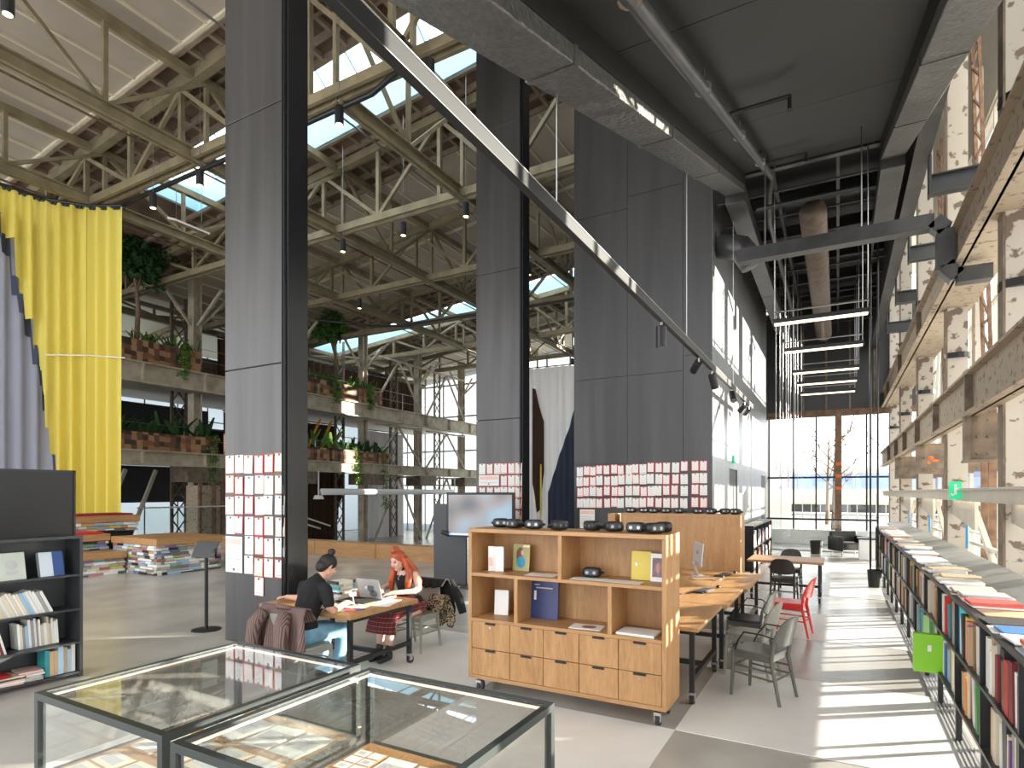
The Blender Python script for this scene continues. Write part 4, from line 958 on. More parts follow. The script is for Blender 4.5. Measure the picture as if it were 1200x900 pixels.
# magazines laid along the top
mg = MB().cbox((0, 0, .5), (1, 1, 1)).build('magazine', M['cover']); mgm = mg.data; bpy.data.objects.remove(mg)
pal = [('white', (.78, .77, .75)), ('white', (.80, .79, .77)), ('cream', (.72, .63, .48)), ('pale pink', (.74, .50, .42)), ('pale blue', (.48, .60, .70)), ('grey', (.45, .46, .48)), ('blue', (.05, .20, .48)), ('tan', (.55, .40, .26)), ('red', (.62, .10, .08)), ('black', (.05, .05, .055))]
wts = [6, 5, 4, 2, 2, 3, 1, 2, 1, 1]
def magazine(loc, d, rz, lab, group, c):
    o = bpy.data.objects.new('magazine', mgm); COL.objects.link(o); o.location = loc; o.scale = d; o.rotation_euler.z = rz; o.color = (*c, 1)
    return tag(o, lab, 'magazine', group)
y = 3.9
while y < 17.2:
    n = rb.choice((1, 2, 2, 3, 4)); z = BT
    L_ = rb.uniform(.22, .32)
    for j in range(n):
        nm, c = rb.choices(pal, wts)[0]; th = rb.choice((.005, .008, .012, .022))
        magazine((1.01 + rb.uniform(-.03, .03), y + L_ / 2 + rb.uniform(-.02, .02), z + .0005), (rb.uniform(.27, .34), L_ * rb.uniform(.85, 1), th), rb.uniform(-.14, .14), '%s magazine lying flat on top of the long window bookcase' % nm, 'magazines on top of the window bookcase', c); z += th + .001
    y += L_ + rb.uniform(.01, .06)

# ---- left black bookcase with black board (local: x along the run, front at y=0)
lb = thing('black_bookcase', 'black steel bookcase with books and a black board on top', 'bookcase', (-7.2, 1.95, 0))
XB = -.34
MB().box(XB, 0, 1.50, 0, 1.4, 1.53).build('top_panel', M['dark_grey'], lb)
for y_ in (0, 1.37): MB().box(XB, y_, 0, 0, y_ + .03, 1.50).build('side_panel', M['dark_grey'], lb)
MB().box(XB, .03, .05, XB + .015, 1.37, 1.5).build('back_panel', M['dark_grey'], lb)
SZ = [.06, .385, .745, 1.115]
for z in SZ: MB().box(XB + .015, .03, z - .022, -.005, 1.37, z).build('shelf', M['dark_grey'], lb)
MB().box(-.20, 0, 1.53, -.16, 1.4, 2.22).build('board', M['gloss_black'], lb)
for a, b in (((-.21, 0, 1.53), (-.15, .02, 2.24)), ((-.21, 1.38, 1.53), (-.15, 1.4, 2.24)), ((-.21, 0, 2.22), (-.15, 1.4, 2.24))): MB().box(*a, *b).build('board_frame', M['black_metal'], lb)
rl_ = random.Random(5)
def leftrow(z, y0, y1, tilt, nm, label, group, hr=(.2, .26), thr_=(.014, .03), x=-7.23):
    y = y0
    while True:
        th = rl_.uniform(*thr_); h = rl_.uniform(*hr); step = th / math.cos(tilt) + .002
        if y + step > y1: break
        cn = rl_.choice(nm)
        # lean towards -y : rotate about x by +tilt around lower edge; books laid so spines face the aisle
        o = book((x, y + math.sin(tilt) * 0, z + .002), (.17, th, h), (-tilt, 0, math.pi), cn, label % cn, group)
        o.location = (x - .02, y + th, z + .002); y += step
W_ = ['white', 'white', 'white', 'cream', 'pale blue', 'grey']; MX = ['white', 'red', 'cream', 'black', 'pale blue', 'grey', 'dark red', 'white']
leftrow(.747, 2.0, 3.1, .42, W_, '%s paperback leaning in the second row of the black bookcase', 'leaning paperbacks of the second row', (.24, .27), (.02, .034))
leftrow(.387, 2.0, 2.72, .25, MX, '%s paperback leaning in the third row of the black bookcase', 'leaning paperbacks of the third row', (.22, .26))
leftrow(.387, 2.82, 3.2, .06, W_, '%s upright book at the end of the third row in the black bookcase', 'upright books of the third row', (.22, .3), x=-7.3)
leftrow(.062, 3.02, 3.3, .0, ['teal', 'white', 'tan', 'pale blue'], '%s tall book at the end of the bottom row in the black bookcase', 'tall books of the bottom row', (.24, .30), (.02, .05))
for k in range(15):
    nm, c = rl_.choices(pal, wts)[0]
    magazine((-7.36, 2.15 + (k % 3) * .29, .063 + (k // 3) * .017), (.26, .24, .015), rl_.uniform(-.3, .3), '%s magazine piled in the bottom row of the black bookcase' % nm, 'magazines piled in the bottom row', c)
for k in range(6):
    nm, c = rl_.choices(pal, wts)[0]
    magazine((-7.36, 2.9 + rl_.uniform(-.02, .02), .063 + k * .017), (.25, .2, .015), rl_.uniform(-.15, .15), '%s magazine piled in the bottom row of the black bookcase' % nm, 'magazines piled in the bottom row', c)
tag(MB().box(-7.5, 2.2, .149, -7.22, 2.72, .18).build('folio', M['dark_red_felt']), 'wide dark red folio on the pile of magazines', 'book')
def faceout(lab, y0, y1, z, h, m, m2=None, extra=None):
    t = tag(MB().hexa([(-7.25, y0, z), (-7.25, y1, z), (-7.28, y1, z), (-7.28, y0, z), (-7.31, y0, z + h), (-7.31, y1, z + h), (-7.34, y1, z + h), (-7.34, y0, z + h)]).build('notebook', m), lab, 'book')
    if extra: extra(t, y0, y1, z, h)
    return t
def portrait(t, y0, y1, z, h):
    b = MB(); b.ell((-7.274, (y0 + y1) / 2, z + h * .55), (.004, .05, .05), 10, 6).box(-7.272, (y0 + y1) / 2 - .04, z + h * .1, -7.262, (y0 + y1) / 2 + .05, z + h * .35); b.build('drawing', M['grey_ink'], t)
faceout('pale green notebook with a line portrait face out on the black bookcase', 2.62, 2.86, 1.118, .27, mat('pale_green_paper', (.55, .60, .54), .7), extra=portrait)
def bluebook(t, y0, y1, z, h):
    MB().hexa([(-7.249, y0 + .12, z), (-7.249, y1, z), (-7.255, y1, z), (-7.255, y0 + .12, z), (-7.309, y0 + .12, z + h), (-7.309, y1, z + h), (-7.315, y1, z + h), (-7.315, y0 + .12, z + h)]).build('cover_half', mat('blue_cover', (.02, .07, .25), .5), t)
    MB().tube([(-7.26, y0 - .005, z), (-7.32, y0 - .005, z + h)], .012, 6).build('spiral_binding', M['ink'], t)
faceout('spiral notebook with a blue half cover on the black bookcase', 2.98, 3.2, 1.118, .25, mat('ice_paper', (.60, .68, .76), .6), extra=bluebook)
faceout('beige notebook standing at the end of the black bookcase shelf', 2.32, 2.52, 1.118, .2, mat('beige_paper', (.58, .48, .38), .7))

# ---- glass display cases
def display_case(lab, x0, y0, x1, y1):
    t = thing('display_case', lab, 'display case', (x0, y0, 0)); W, D = x1 - x0, y1 - y0; Z1, ZD, s = 1.0, .59, .035; m = M['case_frame']
    for x in (0, W - s):
        for y in (0, D - s): MB().box(x, y, 0, x + s, y + s, Z1 - s).build('post', m, t)
    for z in (Z1 - s, ZD - s):
        for a, b in (((0, 0), (W, s)), ((0, D - s), (W, D)), ((0, s), (s, D - s)), ((W - s, s), (W, D - s))): MB().box(a[0], a[1], z, b[0], b[1], z + s).build('rail', m, t)
    MB().box(s, s, ZD - .03, W - s, D - s, ZD).build('deck', M['oak_x'], t)
    MB().box(s + .001, s + .001, Z1 - .012, W - s - .001, D - s - .001, Z1 - .004).build('top_pane', M['glass_case'], t)
    g = [((s, .012, ZD), (W - s, .018, Z1 - s)), ((s, D - .018, ZD), (W - s, D - .012, Z1 - s)), ((.012, s, ZD), (.018, D - s, Z1 - s)), ((W - .018, s, ZD), (W - .012, D - s, Z1 - s))]
    for a, b in g: MB().box(*a, *b).build('side_pane', M['glass_case'], t)
    for a, b in (((s, D - s - .012, Z1 - .03), (W - s, D - s, Z1 - .02)), ((s, s, Z1 - .03), (s + .012, D - s, Z1 - .02))): MB().box(*a, *b).build('led_strip', M['led'], t)
    return t
display_case('black framed glass display case beside the black bookcase', -3.52, 1.42, -2.43, 2.57)
display_case('black framed glass display case nearest the front oak cabinet', -2.34, 1.40, -1.18, 2.55)
M['print'] = brickmat('orange_print', [(.78, .72, .64), (.70, .30, .12), (.80, .76, .70), (.55, .40, .28), (.78, .50, .32), (.25, .22, .2)], scale=40, axis='xy')
M['print2'] = brickmat('pale_print', [(.80, .78, .74), (.74, .72, .68), (.60, .55, .5), (.80, .79, .77), (.72, .45, .3)], scale=34, axis='xy')
def leaf_sheet(lab, x, y, z, wd, d, rz, m, th=.004, name='printed_sheet', cat='print'):
    o = MB().cbox((0, 0, th / 2), (wd, d, th)).build(name, m); o.location = (x, y, z); o.rotation_euler.z = rz; return tag(o, lab, cat)
ZD = .591
k = 0
rs = random.Random(31)
def print_mesh(edge, inner, nx, ny, pic):
    b = MB().cbox((0, 0, .002), (.18, .23, .004), None, 0)
    for i in range(nx):
        for j in range(ny):
            cx, cy = -.09 + .18 * (i + .5) / nx, -.115 + .23 * (j + .5) / ny
            b.cbox((cx, cy, .0045), (.18 / nx - .014, .23 / ny - .014, .002), None, 1)
            if (i + j) % pic == 0: b.cbox((cx, cy, .0058), (.18 / nx - .045, .23 / ny * .4, .001), None, 2)
    o = b.build('printed_sheet', [edge, inner, M['grey_ink']]); me = o.data; bpy.data.objects.remove(o); return me
PM = {'orange edged': print_mesh(mat('print_orange', (.62, .24, .09), .6), M['paper'], 2, 3, 2), 'tan edged': print_mesh(mat('print_tan', (.50, .30, .16), .6), mat('print_cream', (.70, .64, .54), .7), 1, 2, 1), 'plain white': print_mesh(mat('print_grey', (.60, .58, .54), .7), M['paper'], 1, 1, 1)}
def sheet(nm, x, y, rz, s, where, group):
    o = bpy.data.objects.new('printed_sheet', PM[nm]); COL.objects.link(o); o.location = (x, y, ZD); o.rotation_euler.z = rz; o.scale = (s, s, 1)
    tag(o, '%s printed sheet laid out in the case %s' % (nm, where), 'print', group)
for i in range(4):
    for j in range(4):
        if i == 3 and j < 3: continue
        sheet(rs.choice(['orange edged', 'orange edged', 'tan edged', 'plain white']), -2.19 + i * .20, 1.56 + j * .25, .04 + rs.uniform(-.05, .05), 1, 'nearest the oak cabinet', 'prints in the front case')
for i in range(4):
    for j in range(3): sheet(rs.choice(['orange edged', 'tan edged', 'plain white', 'plain white']), -3.34 + i * .245, 1.62 + j * .34, rs.uniform(-.12, .12), 1.2, 'by the black bookcase', 'prints in the bookcase side case')
leaf_sheet('cream closed portfolio lying on the orange print in the front case', -1.52, 2.25, ZD + .008, .36, .05, -.5, M['paper'], .02, 'portfolio', 'portfolio')
# open book with blue print, near the right end of the front case
ob = thing('open_book', 'large open book with a blue figure in the front case', 'book', (-1.44, 1.72, ZD + .006), .15)
for sgn in (-1, 1):
    vs = []; n = 8
    for i in range(n + 1):
        x = sgn * .24 * i / n; z = .035 * math.sin(math.pi * min(1, i / n * .9 + .1)) + .012
        vs += [(x, -.17, z), (x, .17, z)]
    MB().faces(vs, [(2 * i, 2 * i + 2, 2 * i + 3, 2 * i + 1) if sgn > 0 else (2 * i, 2 * i + 1, 2 * i + 3, 2 * i + 2) for i in range(n)]).build('page', M['paper'], ob, smooth=True)
MB().ell((-.10, -.02, .052), (.05, .06, .006), 10, 5).build('printed_figure', M['train_blue_hazed'], ob); MB().ell((.14, -.06, .05), (.03, .03, .005), 8, 5).build('printed_figure', M['orange_card'], ob)
MB().box(-.245, -.175, .0, .245, .175, .012).build('book_cover', M['cream_steel'], ob)
# flat dark red thing on the floor by the case
tag(MB().prism([(-.10, -.04), (.08, -.05), (.11, .03), (-.08, .05)], .004, .016).build('floor_pad', M['bark'], loc=(-1.30, 3.62, 0)), 'small brown pad lying on the white floor paint', 'pad')

# ---- note cards
def card_mesh(mb_col, name='note_card'):
    b = MB(); b.box(-.085, 0, -.12, .085, .004, .12, 0).box(-.072, -.002, -.108, .072, 0, .108, 1).box(-.014, -.008, .085, .014, -.002, .112, 2)
    for z in (.04, .0, -.04): b.box(-.05, -.003, z - .003, .05, -.002, z + .003, 3)
    b.box(-.06, -.003, -.085, .06, -.002, -.081, 2)
    return b.build(name, [mb_col, M['paper'], M['ink'], M['grey_ink']])
CM = {}
for nm, m_ in (('red', M['red_card']), ('orange', M['orange_card']), ('pale pink', M['pink_card']), ('white', M['paper'])):
    o = card_mesh(m_); CM[nm] = o.data; bpy.data.objects.remove(o)
rc = random.Random(21)
def card(x, y, z, nm, where, s=1.0):
    o = bpy.data.objects.new('note_card', CM[nm]); COL.objects.link(o); o.location = (x, y, z); o.rotation_euler = (rc.uniform(-.02, .0), rc.uniform(-.03, .03), 0); o.scale = (s, 1, s)
    tag(o, '%s bordered note card pinned on %s' % (nm, where), 'card', 'note cards on ' + where)
cw = lambda: rc.choices(['red', 'orange', 'pale pink', 'white'], [4, 2, 3, 3])[0]
c1x = [-7.15, -6.97, -6.77, -6.57, -6.39, -6.18]
for r, z in enumerate((2.37, 2.10, 1.83, 1.56, 1.30, 1.04, .79)):
    for c, x in enumerate(c1x):
        if r == 6 and c != 3: continue
        if r >= 4 and c < 2: continue
        card(x + rc.uniform(-.01, .01), 5.09, z + rc.uniform(-.012, .012), cw(), 'the column by the study table')
def poster(lab, x0, x1, z0, z1, y):
    t = tag(MB().box(x0, y - .004, z0, x1, y, z1).build('poster', M['paper']), lab, 'poster')
    MB().box(x0 + .02, y - .006, z1 - .1, x1 - .02, y - .004, z1 - .03).build('printed_heading', M['pink_card'], t)
    for k in range(7): MB().box(x0 + .03, y - .006, z1 - .17 - k * .045, x1 - .04 - (k % 3) * .03, y - .004, z1 - .16 - k * .045).build('printed_line', M['grey_ink'], t) if z1 - .17 - k * .045 > z0 + .03 else None
    MB().ell(((x0 + x1) / 2, y - .006, z0 + .04), (.02, .006, .02), 8, 5).build('pin', M['ink'], t)
poster('white poster with a pink heading pinned on the column by the study table', -7.24, -6.9, .93, 1.41, 5.093)
for r, z in enumerate((2.53, 2.26, 2.0, 1.75, 1.49)):
    for c, x in enumerate((-7.1, -6.9, -6.7, -6.53, -6.34, -6.16)):
        if r == 1 and c < 3: continue
        card(x, 11.42, z, cw(), 'the column behind the television')
poster('wide white poster with one line of print on the column behind the television', -7.19, -6.66, 2.15, 2.39, 11.425)
wx = [-5.05, -4.9, -4.75, -4.59, -4.42, -4.25, -4.1, -3.93, -3.77, -3.61, -3.45, -3.29, -3.12, -2.94, -2.76, -2.54, -2.37]
for r, (za, zb) in enumerate(((2.47, 2.54), (2.25, 2.29), (2.01, 2.05), (1.77, 1.79))):
    for c, x in enumerate(wx): card(x + rc.uniform(-.012, .012), 12.26, za + (zb - za) * c / 16 + rc.uniform(-.015, .015), rc.choices(['red', 'white', 'pale pink', 'orange'], [7, 4, 2, 1])[0], 'the black block wall', .85)
poster('small white poster with a pink heading pinned low on the black block wall', -5.05, -4.7, 1.2, 1.62, 12.262)

# ---- things in the pigeonholes of the front oak cabinet
def standing(name, lab, x, y, z, wd, h, m, rz=0, lean=.12, th=.012, cat='book'):
    o = MB().cbox((0, 0, h / 2), (wd, th, h)).build(name, m); o.location = (x, y, z); o.rotation_euler = (-lean, 0, rz); return tag(o, lab, cat)
zu, zl = 1.2025, .7525
fb = thing('folded_leaflet', 'white leaflet folded like an accordion in the upper left pigeonhole', 'leaflet', (-3.02, 5.12, zu))
for k in range(4): MB().poly([(k * .045 - .09, .03 * (k % 2), 0), (k * .045 - .045, .03 * ((k + 1) % 2), 0), (k * .045 - .045, .03 * ((k + 1) % 2), .25), (k * .045 - .09, .03 * (k % 2), .25)]).build('leaf_fold', M['paper'], fb)
MB().box(-.085, -.003, .05, -.055, .0, .14).build('printed_patch', M['pink_card'], fb)
pb = standing('picture_book', 'olive picture book with a girl in blue in the upper left pigeonhole', -2.82, 5.28, zu, .19, .27, mat('olive_cover', (.38, .36, .14), .5), 0, .1)
MB().ell((-.01, -.009, .19), (.035, .004, .05), 10, 6).ell((-.035, -.008, .16), (.02, .004, .06), 8, 5).build('printed_hair', mat('print_brown', (.16, .06, .03), .5), pb); MB().ell((.0, -.009, .09), (.05, .004, .06), 10, 6).build('printed_dress', mat('print_blue', (.02, .25, .42), .5), pb); MB().ell((.015, -.011, .185), (.02, .004, .028), 8, 5).build('printed_face', M['skin2'], pb); MB().box(.02, -.008, .24, .09, -.006, .262).build('printed_title', M['train_yellow_hazed'], pb)
leaf_sheet('white sheet lying in the upper left pigeonhole', -2.5, 5.12, zu, .3, .2, .1, M['paper'], .002, 'paper_sheet', 'paper')
leaf_sheet('white sheet under the headset in the upper right pigeonhole', -2.0, 5.08, zu, .34, .16, .05, M['paper'], .002, 'paper_sheet', 'paper')
leaf_sheet('white sheet at the front edge of the upper right pigeonhole', -1.66, 5.07, zu, .32, .16, -.03, M['paper'], .002, 'paper_sheet', 'paper')
yb = standing('yellow_book', 'glossy mustard yellow book in the upper right pigeonhole', -1.57, 5.26, zu, .18, .26, mat('mustard_cover', (.62, .47, .03), .3), 0, .1)
MB().ell((-.045, -.0075, .14), (.012, .002, .022), 8, 5).build('printed_mark', M['paper'], yb)
fr = standing('art_card', 'white bordered card with a purple figure in the upper right pigeonhole', -1.40, 5.22, zu, .14, .25, M['paper'], 0, .1, cat='card')
MB().box(-.055, -.009, .04, .055, -.006, .21).build('picture', mat('purple_picture', (.10, .05, .10), .4, col2=(.30, .16, .12), scale=12, var=.3), fr); MB().ell((0, -.010, .12), (.02, .004, .05), 8, 5).build('printed_figure', mat('figure_tone', (.45, .25, .20), .5), fr)
standing('white_box', 'plain white booklet in the lower left pigeonhole', -3.0, 5.2, zl, .15, .25, M['paper'], .15, .08, .03)
nb = standing('navy_book', 'large navy blue book with a small white label in the lower middle pigeonhole', -2.55, 5.24, zl, .32, .38, mat('navy_cover', (.020, .026, .11), .35, col2=(.035, .05, .17), scale=4, var=.3), 0, .08, .025)
MB().box(-.10, -.016, .18, -.075, -.0135, .27).build('printed_label', M['paper'], nb)
for k, (a, b) in enumerate(((-.10, -.04), (-.08, .10))): MB().box(a, -.016, .325 - k * .03, b, -.0135, .337 - k * .03).build('printed_title', M['grey_ink'], nb)
mz = leaf_sheet('magazine with a portrait cover lying in the lower middle pigeonhole', -2.03, 5.1, zl, .3, .2, .1, M['paper'], .006, 'magazine', 'magazine')
MB().ell((.02, .0, .0065), (.07, .06, .001), 12, 4).build('printed_face', mat('face_print', (.28, .12, .09), .5), mz)
leaf_sheet('stack of white paper in the lower right pigeonhole', -1.54, 5.1, zl, .34, .24, -.04, M['paper'], .02, 'paper_stack', 'paper')

# ---- tables on steel frames
def table(lab, x0, y0, x1, y1, h=.74, th=.04, m='oak_y', cast=True):
    t = thing('work_table', lab, 'table', (x0, y0, 0)); W, D = x1 - x0, y1 - y0; s = .045; z0 = .10 if cast else 0
    MB().box(0, 0, h - th, W, D, h).build('table_top', M[m], t, bevel=.004)
    for x in (.05, W - .05 - s):
        for y in (.05, D - .05 - s): MB().box(x, y, z0, x + s, y + s, h - th).build('leg', M['black_metal'], t)
        MB().box(x, .05 + s, .22, x + s, D - .05 - s, .22 + s).build('stretcher', M['black_metal'], t)
        MB().box(x, .05 + s, h - th - s, x + s, D - .05 - s, h - th).build('rail', M['black_metal'], t)
    MB().box(.05 + s, D / 2 - .02, .22, W - .05 - s, D / 2 + .025, .265).build('stretcher', M['black_metal'], t)
    if cast: casters(t, (.072, W - .072), (.072, D - .072), .045)
    return t
table('oak study table where the two women sit', -5.7, 4.42, -4.32, 5.52, .75, .05, 'oak_x')
table('oak computer desk next to the front oak cabinet', -2.4, 5.60, -1.13, 6.88)
table('oak computer desk in the middle of the row', -2.4, 6.90, -1.08, 8.18)
table('oak computer desk at the end beside the turned oak cabinet', -2.4, 8.20, -1.03, 9.85)
table('oak table with two black chairs in front of the far window', -1.5, 11.85, -.22, 12.85, .74, .04, 'oak_x')

# ---- computers
def computer(lab, x, y, rz):
    t = thing('desktop_computer', lab, 'computer', (x, y, .74), rz)
    MB().cbox((0, 0, .33), (.54, .02, .34), (.08, 0, 0)).build('screen_back', M['alu'], t, bevel=.006)
    MB().cbox((0, -.013, .335), (.52, .004, .30), (.08, 0, 0)).build('screen_glass', M['gloss_black'], t)
    MB().cbox((0, .05, .11), (.19, .012, .23), (-.35, 0, 0)).build('neck', M['alu'], t); MB().box(-.1, -.07, 0, .1, .12, .008).build('foot', M['alu'], t)
    MB().ell((0, .013, .35), (.025, .003, .03), 8, 5).build('round_mark', M['ink'], t)
def keyboard(lab, x, y, rz):
    t = thing('keyboard', lab, 'keyboard', (x, y, .741), rz); MB().box(-.2, -.07, 0, .2, .07, .015).build('case', M['black_metal'], t)
    for r in range(4): MB().box(-.19, -.06 + r * .03, .015, .19, -.036 + r * .03, .02).build('key_row', M['dark_grey'], t)
def mouse(lab, x, y): tag(MB().ell((0, 0, .018), (.032, .055, .018), 12, 7).build('mouse', M['black_metal'], loc=(x, y, .741), smooth=True), lab, 'mouse')
computer('silver computer with its back to the window on the end desk', -1.86, 9.2, R(115))
computer('silver computer seen edge on behind the front oak cabinet', -2.0, 7.6, R(97))
keyboard('black keyboard on the middle computer desk', -1.5, 7.75, R(80)); keyboard('black keyboard on the end computer desk', -1.52, 9.35, R(80))
mouse('black mouse beside the keyboard on the middle desk', -1.38, 8.1); mouse('black mouse beside the keyboard on the end desk', -1.4, 9.68)
for lab, pts in (('thin black cable curling over the middle desk', [(-2.0, 7.4, .746), (-1.85, 7.2, .746), (-1.7, 7.35, .746), (-1.6, 7.6, .746)]), ('white cable heaped on the end desk', [(-1.9, 8.9, .748), (-1.75, 8.7, .748), (-1.6, 8.85, .748), (-1.5, 8.75, .748), (-1.45, 8.95, .748)])):
    tag(MB().tube(pts, .006, 5).build('cable', M['black_metal'] if 'black' in lab else M['white'], smooth=True), lab, 'cable')

# ---- cafe chairs (local: seat faces +y, back at -y)
def chair(lab, loc, rz, m, arms=False, group=None, seatm=None):
    t = thing('cafe_chair', lab, 'chair', loc, rz, group); sm = seatm or m
    pts = [(-.20, -.19), (-.21, .0), (-.20, .17), (-.12, .215), (.12, .215), (.20, .17), (.21, .0), (.20, -.19)]
    MB().prism(pts, .435, .465).build('seat', sm, t, bevel=.008)
    MB().bar((-.18, .17, .41), (.18, .17, .41), .025, .05).bar((-.18, -.17, .41), (.18, -.17, .41), .025, .05).bar((-.19, -.17, .41), (-.19, .17, .41), .025, .05).bar((.19, -.17, .41), (.19, .17, .41), .025, .05).build('apron', m, t)
    for sx in (-1, 1):
        MB().tube([(sx * .185, .18, .44), (sx * .20, .20, 0)], [.021, .015], 8).build('leg', m, t)
        MB().tube([(sx * .20, -.27, 0), (sx * .19, -.19, .40), (sx * .19, -.21, .58), (sx * .185, -.25, .70)], [.016, .022, .020, .014], 8).build('leg', m, t)
        MB().tube([(sx * .195, -.24, .22), (sx * .195, .19, .24)], .010, 6).tube([(sx * .195, -.22, .30), (sx * .192, .185, .31)], .010, 6).build('stretcher', m, t)
    MB().tube([(-.19, .19, .30), (.19, .19, .30)], .010, 6).build('stretcher', m, t); MB().tube([(-.195, -.235, .24), (.195, -.235, .24)], .010, 6).build('stretcher', m, t)
    # oval curved backrest
    b = MB(); nu, nv = 14, 8; vs = []; n = 0
    for side in (0, 1):
        for i in range(nu + 1):
            a = -1 + 2 * i / nu; x = .205 * a; e = max(0, 1 - abs(a) ** 3.2)
            zlo = .60 - .055 * e ** .5; zhi = .66 + .165 * e ** .55
            for j in range(nv + 1):
                z = zlo + (zhi - zlo) * j / nv
                y = -.235 - .06 * (1 - a * a) - (z - .6) * .22 + side * .016
                vs.append((x, y, z))
    st = (nu + 1) * (nv + 1)
    for s_ in (0, 1):
        for i in range(nu):
            for j in range(nv):
                q = [s_ * st + i * (nv + 1) + j, s_ * st + (i + 1) * (nv + 1) + j, s_ * st + (i + 1) * (nv + 1) + j + 1, s_ * st + i * (nv + 1) + j + 1]
                b.f.append(tuple(q if s_ == 0 else reversed(q))); b.m.append(0)
    edge = [i * (nv + 1) for i in range(nu + 1)] + [nu * (nv + 1) + j for j in range(1, nv + 1)] + [i * (nv + 1) + nv for i in range(nu - 1, -1, -1)] + [j for j in range(nv - 1, 0, -1)]
    for k in range(len(edge)):
        a, c = edge[k], edge[(k + 1) % len(edge)]; b.f.append((c, a, a + st, c + st)); b.m.append(0)
    b.v = vs; b.build('backrest', m, t, smooth=False)
    if arms:
        for sx in (-1, 1): MB().tube([(sx * .19, -.22, .62), (sx * .245, -.12, .655), (sx * .25, .05, .655), (sx * .225, .12, .56), (sx * .20, .16, .46)], .008, 6).build('armrest', M['black_metal'], t, smooth=True)
    return t
chair('olive grey cafe chair with thin wire arms drawn away from the desks', (-.67, 6.27, 0), R(72), M['chair_grey'], True)
chair('pale grey cafe chair without arms at the computer desks', (-.86, 6.95, 0), R(80), M['chair_light'])
chair('dark cafe chair with wire arms beside the pale grey one', (-.98, 7.75, 0), R(86), M['chair_grey'], True, seatm=M['chair_dark'])
chair('bright red cafe chair facing the end computer desk', (-.60, 9.2, 0), R(84), M['chair_red'])
chair('black cafe chair on the near side of the far oak table', (-.85, 11.72, 0), R(-4), M['chair_dark'], True)
chair('black cafe chair on the window side of the far oak table', (-.85, 13.2, 0), R(180), M['chair_dark'])
wc1 = chair('grey cafe chair under a striped jacket at the study table', (-4.76, 4.22, 0), R(0), M['chair_light'])
wc2 = chair('grey cafe chair under the black coat at the study table', (-4.72, 6.0, 0), R(184), M['chair_light'])

# ---- jacket and coat over the chair backs
def drape(b, x0, x1, yb, zt, lf, lb_, fold, seed, n=22):
    """cloth hung over a bar along x at height zt: front and back flaps"""
    rnd = random.Random(seed); rows = []
    for i in range(n + 1):
        x = x0 + (x1 - x0) * i / n; w_ = fold * math.sin(i * 1.3 + rnd.uniform(-.4, .4)); edge = 1 - .35 * abs(2 * i / n - 1) ** 3
        r_ = []
        for k in range(6): f = 1 - k / 5; r_.append((x + .02 * w_ * 20 * f * .3, yb + .05 + (.05 + w_) * f, zt - lf * f * edge))
        r_.append((x, yb + .02, zt + .012)); r_.append((x, yb - .02, zt + .012))
        for k in range(1, 8): f = k / 7; r_.append((x * (1 + .22 * f) - x0 * 0, yb - .05 - (.05 + w_) * f, zt - lb_ * f * edge * (1 + .12 * math.sin(i * .9))))
        rows.append(r_)
    m_ = len(rows[0]); vs = [p for r_ in rows for p in r_]
    b.faces(vs, [(i * m_ + k, i * m_ + k + 1, (i + 1) * m_ + k + 1, (i + 1) * m_ + k) for i in range(n) for k in range(m_ - 1)])
t = thing('striped_jacket', 'brown striped jacket draped over the chair of the woman in jeans', 'jacket', (-4.74, 3.94, 0))
b = MB(); drape(b, -.31, .31, .03, .875, .16, .52, .04, 3); o = b.build('body_cloth', M['jacket'], t, smooth=True); q = o.modifiers.new('solid', 'SOLIDIFY'); q.thickness = .012
for sx, ln in ((-1.1, .58), (.62, .5)):
    o = MB().tube([(sx * .17, -.06, .84), (sx * .22, -.13, .72), (sx * .235, -.14, .58), (sx * .24, -.12, .84 - ln)], [.06, .075, .07, .06], 10).build('sleeve', M['jacket'], t, smooth=True)
MB().tube([(-.12, .03, .87), (0, -.04, .90), (.12, .03, .87)], .025, 8).build('collar', M['jacket'], t, smooth=True)
t = thing('black_coat', 'black coat with leopard lining hung on the chair of the red haired woman', 'coat', (-4.72, 6.30, 0), math.pi)
b = MB(); drape(b, -.27, .27, .0, .86, .1, .55, .04, 5); o = b.build('body_cloth', M['tee'], t, smooth=True); q = o.modifiers.new('solid', 'SOLIDIFY'); q.thickness = .012
MB().tube([(-.22, -.1, .82), (-.34, -.16, .6), (-.42, -.14, .42)], [.07, .065, .05], 10).build('sleeve', M['tee'], t, smooth=True)
b = MB(); drape(b, -.30, -.06, .05, .66, .2, .42, .03, 6, 10); b.build('leopard_lining', M['leopard'], t, smooth=True)
tag(MB().ell((0, 0, .12), (.16, .12, .12), 14, 8).tube([(-.1, 0, .2), (0, 0, .34), (.1, 0, .2)], .012, 6).build('brown_bag', mat('brown_leather', (.22, .07, .03), .5), loc=(-5.5, 4.15, 0), smooth=True), 'red brown leather bag on the floor by the striped jacket chair', 'bag')

